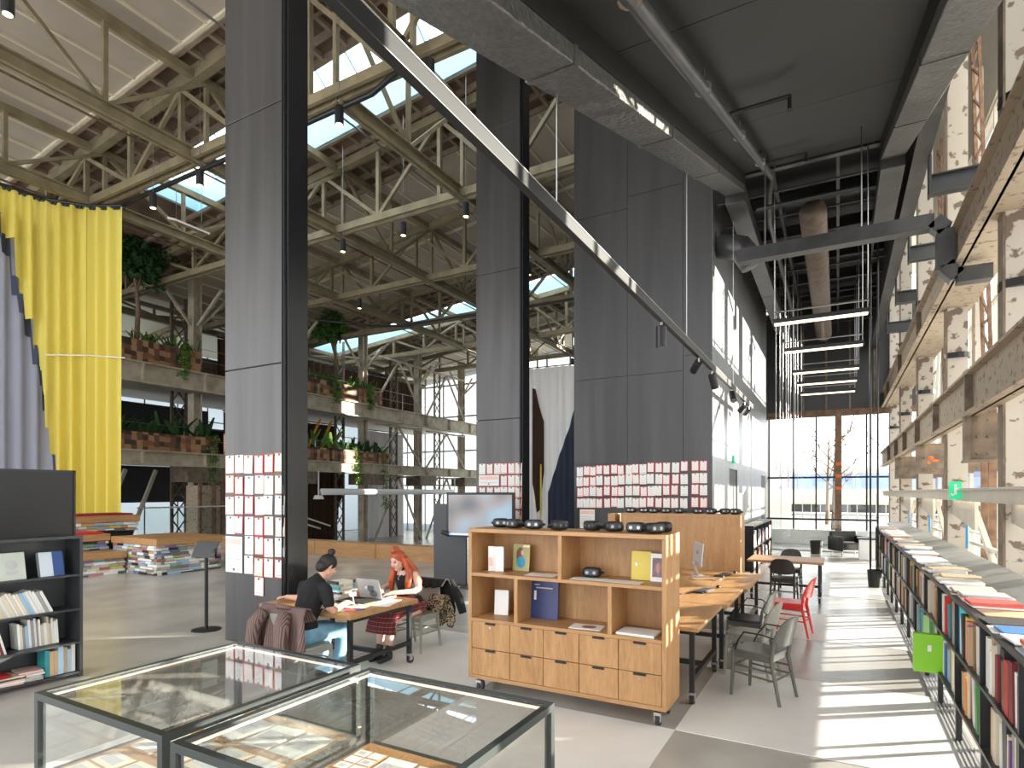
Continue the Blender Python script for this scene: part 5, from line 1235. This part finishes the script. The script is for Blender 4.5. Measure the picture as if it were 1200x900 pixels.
# ================================================================ PEOPLE (local: facing +y, origin on the floor under the hips)
def hand(b, wrist, d, up, sgn, curl=.5, s=1.0):
    """palm plus five bent fingers: d = pointing direction, up = back of the hand"""
    d = V(d).normalized(); up = V(up); up = (up - d * up.dot(d)).normalized(); side = d.cross(up).normalized() * sgn; wv = V(wrist)
    for k in (-.026, -.009, .009, .026): b.cap(wv + d * .01 + side * k * .7, .014 * s, wv + d * .085 + side * k, .0115 * s)
    for k, ln in zip((-.028, -.0095, .0095, .028), (.060, .076, .082, .072)):
        p0 = wv + d * .085 + side * k; d1 = (d - up * curl * .5).normalized(); p1 = p0 + d1 * ln * .5; d2 = (d - up * curl * 1.3).normalized(); p2 = p1 + d2 * ln * .5
        b.chain([(p0, .0105 * s), (p1, .0095 * s), (p2, .0078 * s)])
    p0 = wv + d * .025 + side * .026; p1 = p0 + (d * .6 + side * .8 - up * .2).normalized() * .045; p2 = p1 + (d + side * .1 - up * .3).normalized() * .035
    b.chain([(p0, .014 * s), (p1, .0115 * s), (p2, .0085 * s)])
def head(b, c, look, s=1.0, tilt=0):
    """skull, jaw, nose, ears around centre c, facing direction look"""
    f = V(look).normalized(); r_ = f.cross(V((0, 0, 1))).normalized(); u = r_.cross(f).normalized(); c = V(c)
    P = lambda a, q, z: c + r_ * a * s + f * q * s + u * z * s
    b.ell(c + u * .02 * s, (.078 * s, .092 * s, .10 * s), 16, 12, rot=Matrix((r_, f, u)).transposed().to_euler())
    b.cap(P(0, .035, -.045), .055 * s, P(0, .055, -.085), .030 * s); b.cap(P(-.035, .02, -.05), .035 * s, P(.035, .02, -.05), .035 * s)
    b.chain([(P(0, .088, .022), .010 * s), (P(0, .108, -.018), .013 * s)]); b.cap(P(-.014, .095, -.02), .009 * s, P(.014, .095, -.02), .009 * s)
    b.cap(P(-.02, .082, -.052), .010 * s, P(.02, .082, -.052), .010 * s)
    for k in (-1, 1):
        b.cap(P(k * .076, -.005, .018), .013 * s, P(k * .078, -.008, -.018), .010 * s); b.cap(P(k * .036, .077, .038), .010 * s, P(k * .012, .082, .036), .009 * s); b.cap(P(k * .04, .06, -.02), .025 * s, P(k * .03, .065, -.03), .022 * s)
    return P, r_, f, u
def face_parts(t, P, rz_f, m_brow):
    e = MB(); 
    for k in (-1, 1): e.ell(P(k * .032, .078, .014), (.013, .011, .0075), 10, 6)
    e.build('eyes', M['ink'], t, smooth=True)
    bq = MB()
    for k in (-1, 1): bq.tube([P(k * .050, .075, .036), P(k * .034, .086, .042), P(k * .016, .088, .036)], .0042, 5)
    bq.build('eyebrows', m_brow, t, smooth=True)
    MB().tube([P(-.024, .090, -.050), P(0, .096, -.049), P(.024, .090, -.050)], [.003, .0065, .003], 6).build('lips', mat('lips', (.45, .14, .12), .5), t, smooth=True)
def person1():
    t = thing('person', 'woman with dark bun in black polo top and pale jeans, writing at the table', 'person', (-4.82, 4.22, 0)); t.scale = (1.03, 1.03, 1.03)
    pel, wst, che, nb_, hc = V((0, .02, .55)), V((0, .07, .70)), V((0, .17, .90)), V((.0, .22, 1.02)), V((.03, .33, 1.17))
    b = MB()
    b.cap(pel + V((-.08, 0, 0)), .11, pel + V((.08, 0, 0)), .11); b.chain([(pel, .125), (wst, .115), (che, .135), (che + V((0, .03, .07)), .11)])
    b.cap(V((-.15, .19, .965)), .055, V((.15, .19, .965)), .055); b.chain([(nb_, .055), (hc + V((-.01, -.05, -.07)), .048)])
    P, r_, f, u = head(b, hc, (.22, .9, -.55))
    # legs
    for sx in (-1, 1): b.chain([(V((sx * .09, .03, .53)), .088), (V((sx * .11, .26, .52)), .075), (V((sx * .12, .45, .50)), .058), (V((sx * .12, .42, .30)), .052), (V((sx * .12, .36, .10)), .036)]); b.chain([(V((sx * .12, .36, .06)), .035), (V((sx * .12, .46, .035)), .03), (V((sx * .12, .53, .03)), .025)])
    # right arm: elbow at the edge, hand writing; left arm stretched along the table
    ra = [(V((.16, .19, .96)), .05), (V((.235, .16, .80)), .042), (V((.25, .20, .755)), .038), (V((.20, .42, .79)), .030), (V((.18, .46, .79)), .026)]
    la = [(V((-.16, .20, .96)), .05), (V((-.32, .30, .86)), .042), (V((-.42, .36, .80)), .037), (V((-.58, .40, .785)), .030), (V((-.66, .40, .785)), .026)]
    b.chain(ra); b.chain(la); hand(b, (.18, .46, .79), (-.25, 1, -.15), (.3, .1, 1), -1, .9); hand(b, (-.66, .40, .785), (-1, .15, -.1), (0, 0, 1), -1, .3)
    b.build('body', M['skin'], t, remesh=.0065)
    c = MB(); c.cap(pel + V((-.07, .0, .06)), .118, pel + V((.07, .0, .06)), .118); c.chain([(wst, .128), (che, .148), (che + V((0, .03, .07)), .122)]); c.cap(V((-.15, .19, .965)), .066, V((.15, .19, .965)), .066); c.chain([(V((0, .20, 1.0)), .075), (V((.0, .235, 1.055)), .062)])
    c.chain([(ra[0][0], .064), (V((.225, .165, .83)), .060)]); c.chain([(la[0][0], .064), (V((-.27, .27, .885)), .058)])
    c.build('black_top', M['tee'], t, remesh=.009)
    j = MB(); j.cap(pel + V((-.08, 0, -.01)), .125, pel + V((.08, 0, -.01)), .125)
    for sx in (-1, 1): j.chain([(V((sx * .09, .03, .53)), .10), (V((sx * .11, .26, .52)), .09), (V((sx * .12, .46, .50)), .075), (V((sx * .12, .43, .30)), .068), (V((sx * .12, .37, .12)), .062)])
    j.build('jeans', M['denim'], t, remesh=.010)
    s = MB()
    for sx in (-1, 1): s.chain([(V((sx * .12, .355, .045)), .045), (V((sx * .12, .46, .04)), .040), (V((sx * .12, .535, .035)), .032)])
    s.build('shoes', M['leather'], t, remesh=.009)
    h = MB(); rot = Matrix((r_, f, u)).transposed().to_euler()
    h.ell(P(0, -.012, .035), (.088, .098, .098), 16, 10, rot=rot); h.ell(P(0, -.06, -.02), (.075, .06, .07), 12, 8, rot=rot); h.cap(P(-.02, -.03, .155), .034, P(.02, -.035, .155), .034); h.cap(P(0, -.03, .12), .03, P(0, -.03, .15), .03)
    ho = h.build('hair', M['hair_dark'], t, remesh=.007); face_parts(t, P, 0, M['hair_dark'])
    tag(MB().tube([(-4.82 + .15, 4.22 + .62, .765), (-4.82 + .20, 4.22 + .545, .88)], [.003, .005], 6).build('pen', M['white']), 'white pen in the hand of the woman in jeans', 'pen')
def person2():
    t = thing('person', 'woman with long red hair and plaid skirt typing on a laptop', 'person', (-4.74, 5.93, 0), math.pi)
    pel, wst, che, nb_, hc = V((0, .02, .55)), V((0, .06, .70)), V((0, .11, .90)), V((0, .15, 1.03)), V((.02, .24, 1.155))
    b = MB()
    b.cap(pel + V((-.08, 0, 0)), .11, pel + V((.08, 0, 0)), .11); b.chain([(pel, .125), (wst, .105), (che, .125), (che + V((0, .02, .07)), .105)])
    b.cap(V((-.155, .13, .975)), .052, V((.155, .13, .975)), .052); b.chain([(nb_, .05), (hc + V((-.01, -.04, -.07)), .045)])
    P, r_, f, u = head(b, hc, (.12, .9, -.35))
    for sx in (-1, 1): b.chain([(V((sx * .09, .03, .53)), .088), (V((sx * .09, .26, .52)), .074), (V((sx * .08, .45, .49)), .056), (V((sx * .07, .50, .28)), .05), (V((sx * .07, .52, .10)), .034)]); b.chain([(V((sx * .07, .52, .06)), .035), (V((sx * .07, .60, .035)), .03), (V((sx * .07, .67, .03)), .025)])
    for sx in (-1, 1):
        arm = [(V((sx * .165, .13, .97)), .048), (V((sx * .235, .15, .82)), .041), (V((sx * .24, .26, .80)), .036), (V((sx * .10, .46, .80)), .027), (V((sx * .07, .49, .80)), .024)]
        b.chain(arm); hand(b, (sx * .07, .49, .80), (-.35 * sx, 1, -.12), (0, .1, 1), -sx, .6)
    b.build('body', M['skin2'], t, remesh=.0065)
    c = MB(); c.cap(pel + V((-.06, .0, .07)), .112, pel + V((.06, .0, .07)), .112); c.chain([(wst, .116), (che, .136), (che + V((0, .02, .055)), .108)]); c.cap(V((-.085, .13, .985)), .052, V((.085, .13, .985)), .052); c.chain([(nb_, .056), (V((0, .17, 1.06)), .054)])
    c.build('black_top', M['tee'], t, remesh=.009)
    MB().chain([(V((.21, .145, .885)), .0445), (V((.228, .15, .84)), .0435)]).build('tattoo', mat('tattoo_ink', (.16, .16, .17), .6, col2=(.5, .33, .27), scale=24, thr=(.45, .55)), t, remesh=.008)
    # pleated plaid skirt from the waist over the knees
    vs = []; nR = 40; rings = []
    spine = [((0, .03, .66), .14, .13), ((0, .06, .60), .19, .16), ((0, .20, .585), .205, .115), ((0, .36, .57), .20, .11), ((0, .50, .53), .19, .105), ((0, .565, .44), .20, .09), ((0, .585, .33), .215, .085)]
    for i, (c_, rx, rz2) in enumerate(spine):
        nxt = spine[min(i + 1, len(spine) - 1)][0]; prv = spine[max(i - 1, 0)][0]; d = (V(nxt) - V(prv)).normalized(); xx = V((1, 0, 0)); zz = xx.cross(d).normalized()
        for k in range(nR):
            a = 2 * math.pi * k / nR; pl_ = 1 + .05 * (i / 6) * math.sin(k * math.pi * .8)
            vs.append(V(c_) + xx * rx * math.cos(a) * pl_ + zz * rz2 * math.sin(a) * pl_)
    fs = [(i * nR + k, i * nR + (k + 1) % nR, (i + 1) * nR + (k + 1) % nR, (i + 1) * nR + k) for i in range(len(spine) - 1) for k in range(nR)]
    MB().faces(vs, fs).ell((0, -.01, .56), (.205, .16, .125), 20, 10).build('plaid_skirt', M['plaid'], t, smooth=True)
    s = MB()
    for sx in (-1, 1): s.chain([(V((sx * .07, .515, .05)), .047), (V((sx * .07, .60, .04)), .042), (V((sx * .07, .675, .035)), .034)]); s.cap(V((sx * .07, .515, .06)), .046, V((sx * .07, .52, .16)), .046)
    s.build('boots', M['leather'], t, remesh=.009)
    h = MB(); rot = Matrix((r_, f, u)).transposed().to_euler()
    h.ell(P(0, -.015, .042), (.090, .098, .098), 16, 10, rot=rot); h.ell(P(0, .0, .145), (.058, .06, .05), 12, 8, rot=rot); h.ell(P(0, -.055, -.03), (.088, .055, .1), 12, 8, rot=rot)
    for sx in (-1, 1):
        h.chain([(P(sx * .082, -.02, .02), .030), (V((sx * .125, .20, 1.02)), .042), (V((sx * .13, .235, .90)), .045), (V((sx * .125, .235, .80)), .030)])
        h.chain([(P(sx * .06, -.06, .0), .045), (V((sx * .11, .09, 1.02)), .055), (V((sx * .13, .03, .88)), .05), (V((sx * .11, .02, .76)), .03)])
    h.chain([(P(0, -.08, -.02), .06), (V((0, .04, 1.0)), .075), (V((0, .0, .85)), .065), (V((0, -.02, .74)), .035)])
    h.build('hair', M['hair_red'], t, remesh=.007); face_parts(t, P, 0, M['hair_red'])
    MB().tube([(-.04, .205, 1.02), (0, .25, .96), (.04, .205, 1.02)], .004, 5).cbox((0, .255, .94), (.02, .006, .03)).build('necklace', M['chrome'], t)
person1(); person2()

# ---- things on the study table
ZT = .751
t = thing('laptop', 'silver laptop with a dark sticker, open in front of the red haired woman', 'laptop', (-4.80, 5.26, ZT), math.pi)
MB().box(-.17, -.02, 0, .17, .22 * 0 - .24 * 0 - .02 + .0, .0) if False else None
MB().box(-.17, -.24, 0, .17, 0, .016).build('base', M['alu'], t, bevel=.003)
MB().box(-.15, -.14, .016, .15, -.03, .0175).build('keys', M['black_metal'], t)
ld = MB().cbox((0, .04, .125), (.34, .008, .235), (-.30, 0, 0)).build('lid', M['alu'], t, bevel=.003)
MB().cbox((0, .034, .125), (.32, .002, .21), (-.30, 0, 0)).build('screen', M['gloss_black'], t)
MB().ell((-.03, .052, .15), (.05, .005, .06), 10, 6).ell((-.06, .035, .07), (.055, .005, .04), 10, 6).build('sticker', M['ink'], ld); MB().ell((.04, .049, .135), (.022, .004, .024), 10, 6).build('sticker', M['white'], ld)
tag(MB().cbox((0, 0, .01), (.42, .30, .02)).build('laptop_sleeve', M['tee'], loc=(-4.80, 5.05, ZT)), 'black laptop sleeve lying behind the laptop lid', 'sleeve')
z = ZT
for k, (nm, th, wd) in enumerate((('pale blue', .03, .27), ('white', .022, .26), ('navy', .03, .25), ('white', .02, .27), ('teal', .035, .26), ('grey', .03, .25), ('black', .035, .26))):
    book((-5.28 + .02 * (k % 2), 5.02, z + .0005), (.20, wd, th), (0, 0, .15 * (k % 3 - 1)), nm, '%s book number in the pile on the study table' % nm if False else '%s book lying in the pile on the study table' % nm + (' right on the wood' if k == 0 else ', third from the top' if nm == 'white' and k == 3 else ' near its foot' if nm == 'white' else ''), 'pile of books on the study table'); z += th + .001
for lab, x, y, wd, d, r in (('open white notebook under the writing hand', -4.66, 4.80, .34, .24, .2), ('loose white sheet beside the writing woman', -4.95, 4.66, .22, .28, -.1), ('open white sketchbook at the corner by the red haired woman', -4.50, 5.12, .30, .40, .35)):
    leaf_sheet(lab, x, y, ZT, wd, d, r, M['paper'], .008, 'notebook', 'notebook')
leaf_sheet('open glossy booklet with yellow drawings beside the laptop', -4.62, 4.98, ZT + .009, .20, .24, .9, mat('yellow_print', (.72, .66, .45), .4, col2=(.75, .55, .05), scale=14, thr=(.4, .46)), .004, 'booklet', 'booklet')
for k, (nm, c) in enumerate((('green', (.20, .65, .15)), ('pink', (.80, .06, .35)), ('orange', (.85, .22, .03)), ('purple', (.25, .05, .4)), ('black', (.03, .03, .03)))):
    o = MB().tube([(-.065, 0, .009), (.04, 0, .009), (.05, 0, .009), (.07, 0, .009)], [.009, .009, .005, .003], 8).build('marker', mat('marker_' + nm, c, .4)); o.location = (-4.46 + .03 * k - .1, 4.50 + .045 * k, ZT); o.rotation_euler.z = .3 + .2 * (k % 3); tag(o, '%s marker pen at the table corner' % nm, 'pen')
tag(MB().lathe([(.03, 0), (.034, .10), (.031, .10), (.027, .006)], (0, 0, 0), 14).build('drinking_glass', M['glass_case'], loc=(-4.98, 4.88, ZT), smooth=True), 'clear drinking glass beside the pile of books', 'glass')
tag(MB().box(-.04, -.07, 0, .04, .07, .012).build('pink_case', M['red_card'], loc=(-5.05, 5.22, ZT)), 'pink pencil case behind the pile of books', 'pencil case')

# ---- stage benches made of stacked books
def book_bench(lab, x0, y0, x1, y1, zb0, zb1, ztop, seed, cushion=None, nlay=9, faces=('y', 'x')):
    t = thing('book_bench', lab, 'bench', (x0, y0, zb0)); W, D, H_ = x1 - x0, y1 - y0, zb1 - zb0; rnd = random.Random(seed); lh = H_ / nlay
    MB().box(.1, .1, -zb0, W - .1, D - .1, H_).build('core', M['black'], t)
    MB().box(.02, .02, 0, W - .02, D - .02, .03).build('plinth', M['dark_grey'], t)
    MB().box(-.02, -.02, H_, W + .02, D + .02, ztop - zb0).build('oak_top', M['oak_y'], t, bevel=.008)
    cols = [tuple(x * .6 + .11 for x in c) for c in CN.values()] + [CN['white']] * 8 + [CN['cream'], CN['grey'], CN['grey'], CN['black'], CN['pale blue']] * 2
    for L_ in range(nlay):
        z = L_ * lh + .002
        for ax, ln in (('y', W), ('x', D)):
            if ax not in faces: continue
            p = .0
            while p < ln - .08:
                wd = min(rnd.uniform(.18, .34), ln - p); th = lh * rnd.uniform(.75, .97)
                o = bpy.data.objects.new('book', UBm); COL.objects.link(o); o.parent = t
                d_ = rnd.uniform(.0, .03)
                if ax == 'y': o.location = (p, .002 + d_, z + th); o.scale = (.11, wd - .006, th); o.rotation_euler = (0, 0, 0); o.rotation_euler = Euler((0, 0, R(90))); o.location = (p + wd - .003, .002 + d_, z); o.scale = (.1, wd - .006, th)
                else: o.location = (W - .002 - d_, p + wd - .003, z); o.scale = (.1, wd - .006, th); o.rotation_euler = (0, 0, math.pi)
                c = rnd.choice(cols); o.color = (*c, 1); p += wd
    if cushion:
        mm, cx0, cx1, nm = cushion
        tag(MB().box(cx0, y0 + .05, ztop, cx1, y1 - .1, ztop + .05).build('seat_cushion', mm, bevel=.015), nm, 'cushion')
book_bench('tall square bench of stacked books with an oak top beside the black stand', -16.2, 8.2, -14.25, 9.9, 0, .72, .88, 1, None, 11)
book_bench('low front bench of stacked books below the red cushion', -16.23, 6.2, -15.5, 8.16, 0, .38, .55, 2, None, 6, ('x',))
book_bench('middle bench of stacked books under the bright red cushion', -16.98, 6.2, -16.25, 8.16, .56, .78, .95, 3, (M['red_felt'], -16.95, -16.3, 'bright red felt cushion on the middle book bench'), 3, ('x',))
book_bench('rear bench of stacked books before the yellow curtain', -18.1, 6.2, -17.0, 9.3, .96, 1.2, 1.38, 4, (M['dark_red_felt'], -18.0, -17.1, 'dark red felt cushion on the rear book bench'), 3, ('y', 'x'))

# ---- black tablet stand
t = thing('tablet_stand', 'black tablet stand with a round foot on the concrete floor', 'stand', (-8.04, 5.34, 0), R(20))
MB().lathe([(.20, 0), (.20, .012), (.03, .022)], (0, 0, 0), 24).build('foot', M['black_metal'], t); MB().tube([(0, 0, .02), (0, 0, 1.12)], .026, 12).build('stem', M['black_metal'], t)
MB().cbox((0, -.02, 1.17), (.36, .02, .26), (-.5, 0, 0)).build('tablet', M['dark_panel'], t, bevel=.006); MB().cbox((0, -.03, 1.10), (.30, .04, .03)).cbox((.15, -.03, 1.13), (.05, .05, .12)).build('clamp', M['black_metal'], t)

# ---- television beside a black panel
t = thing('partition_screen', 'upright black steel partition beside the television', 'partition', (-7.42, 10.6, 0), R(8)); MB().box(-.38, -.03, .02, .40, .03, 1.75).build('sheet', M['dark_panel'], t); MB().box(-.46, -.2, 0, .46, .2, .02).build('foot_plate', M['dark_panel'], t)
tv = thing('television', 'large television showing a blurred blue picture', 'television', (-6.5, 10.35, 0), R(6))
MB().box(-.78, 0, 1.06, .78, .06, 2.0).build('frame', M['gloss_black'], tv, bevel=.006)
def screen_mat():
    m, nt, b = _nt('blurred_screen'); L = nt.links.new
    tc = nt.nodes.new('ShaderNodeTexCoord'); nz = nt.nodes.new('ShaderNodeTexNoise'); nz.inputs['Scale'].default_value = 1.6; nz.inputs['Detail'].default_value = 0; L(tc.outputs['Object'], nz.inputs['Vector'])
    rp = nt.nodes.new('ShaderNodeValToRGB'); rp.color_ramp.elements[0].position = .3; rp.color_ramp.elements[0].color = (.10, .11, .13, 1); rp.color_ramp.elements[1].position = .7; rp.color_ramp.elements[1].color = (.36, .52, .66, 1)
    e = rp.color_ramp.elements.new(.5); e.color = (.36, .31, .30, 1)
    L(nz.outputs['Fac'], rp.inputs[0]); L(rp.outputs[0], b.inputs['Emission Color']); b.inputs['Emission Strength'].default_value = .8; b.inputs['Base Color'].default_value = (.02, .02, .02, 1); b.inputs['Roughness'].default_value = .15; return m
MB().box(-.73, -.004, 1.14, .73, 0, 1.95).build('screen', screen_mat(), tv); MB().box(-.73, -.005, 1.10, .73, 0, 1.14).build('screen_bar', emis('screen_blue', (.05, .25, .6), .8), tv)
MB().box(-.05, .06, .05, .05, .12, 1.6).build('stem', M['black_metal'], tv); MB().box(-.4, -.15, 0, .4, .3, .03).build('foot', M['black_metal'], tv); MB().tube([(-.72, -.03, 1.12), (-.86, -.05, 1.16)], .05, 10).build('camera_arm', M['black_metal'], tv)

# ---- far end furniture
a = thing('armchair', 'black leather armchair with chrome feet before the far window', 'armchair', (.30, 21.4, 0), R(-150))
MB().box(-.34, -.30, .20, .34, .30, .42).build('seat', M['leather'], a, bevel=.04); MB().box(-.42, -.40, .16, .42, -.26, .76).build('backrest', M['leather'], a, bevel=.04)
for sx in (-1, 1):
    MB().box(sx * .42 - .07, -.36, .16, sx * .42 + .07, .34, .62).build('arm', M['leather'], a, bevel=.04)
    for y in (-.3, .28): MB().tube([(sx * .38, y, 0), (sx * .38, y, .17)], .02, 8).build('foot', M['chrome'], a)
leaf = MB().cbox((0, 0, .01), (.3, .22, .02)).build('cushion_paper', M['paper'], loc=(.3, 21.35, .425)); tag(leaf, 'pale magazine left on the black armchair', 'magazine')
t = thing('side_table', 'white low table beside the black armchair', 'table', (.85, 20.6, 0)); MB().box(-.3, -.3, .0, .3, .3, .60).build('block', M['white'], t, bevel=.01); MB().box(-.34, -.34, .60, .34, .34, .64).build('table_top', M['black_metal'], t)
def bin_(lab, x, y, r, h): 
    t = thing('waste_bin', lab, 'bin', (x, y, 0)); MB().lathe([(r * .85, 0), (r, h), (r * .94, h), (r * .8, .02)], (0, 0, 0), 18).build('bucket', M['black'], t, smooth=False); MB().lathe([(r * 1.03, h - .03), (r * 1.03, h)], (0, 0, 0), 18).build('rim', M['black_metal'], t)
bin_('black waste bin standing against the window bookcase', .68, 14.6, .14, .36); bin_('black waste bin next to the armchair', -.62, 21.6, .19, .42)
fs_ = thing('flank_bookcase', 'low black bookcase of books along the sunlit steel flank', 'bookcase', (-1.85, 15.9, 0)); 
MB().box(-.33, 0, 1.12, 0, 4.6, 1.15).build('top_panel', M['black_metal'], fs_)
for z in (.08, .6): MB().box(-.33, 0, z - .025, 0, 4.6, z).build('shelf', M['black_metal'], fs_)
for k in range(6): MB().box(-.33, min(k * .92, 4.575), 0, 0, min(k * .92, 4.575) + .025, 1.12).build('divider', M['black_metal'], fs_)
bkm = [mat('far_book_%d' % i, CN[n_], .6) for i, n_ in enumerate(('white', 'cream', 'red', 'black', 'tan', 'blue', 'grey', 'brown'))]; b = MB()
for k in range(5):
    for zb in (.081, .601):
        y = .03 + k * .92
        while y < (k + 1) * .92 - .16:
            th = rb.uniform(.03, .08); h = rb.uniform(.26, .42); b.box(-.26, y, zb, -.02, y + th, zb + h, rb.randrange(8)); y += th + .004
            if rb.random() < .2: y += .08
tag(b.build('book_rows', bkm, fs_), 'rows of far books in many colours', None, None, 'stuff')
for k in range(6): nm, c = rb.choices(pal, wts)[0]; magazine((-2.02, 16.2 + k * .62, 1.151), (.26, .34, .012), rb.uniform(-.2, .2), '%s magazine lying on the bookcase along the steel flank' % nm, 'magazines along the steel flank', c)
t = thing('exit_sign', 'green exit sign over the black door of the steel flank', 'sign', (-2.19, 14.95, 2.78)); MB().box(0, -.16, -.08, .04, .16, .10).build('panel', M['green_sign'], t); MB().box(.04, -.02, -.05, .043, .02, .05).box(.04, .05, -.03, .043, .12, .03).build('running_figure', M['white'], t)
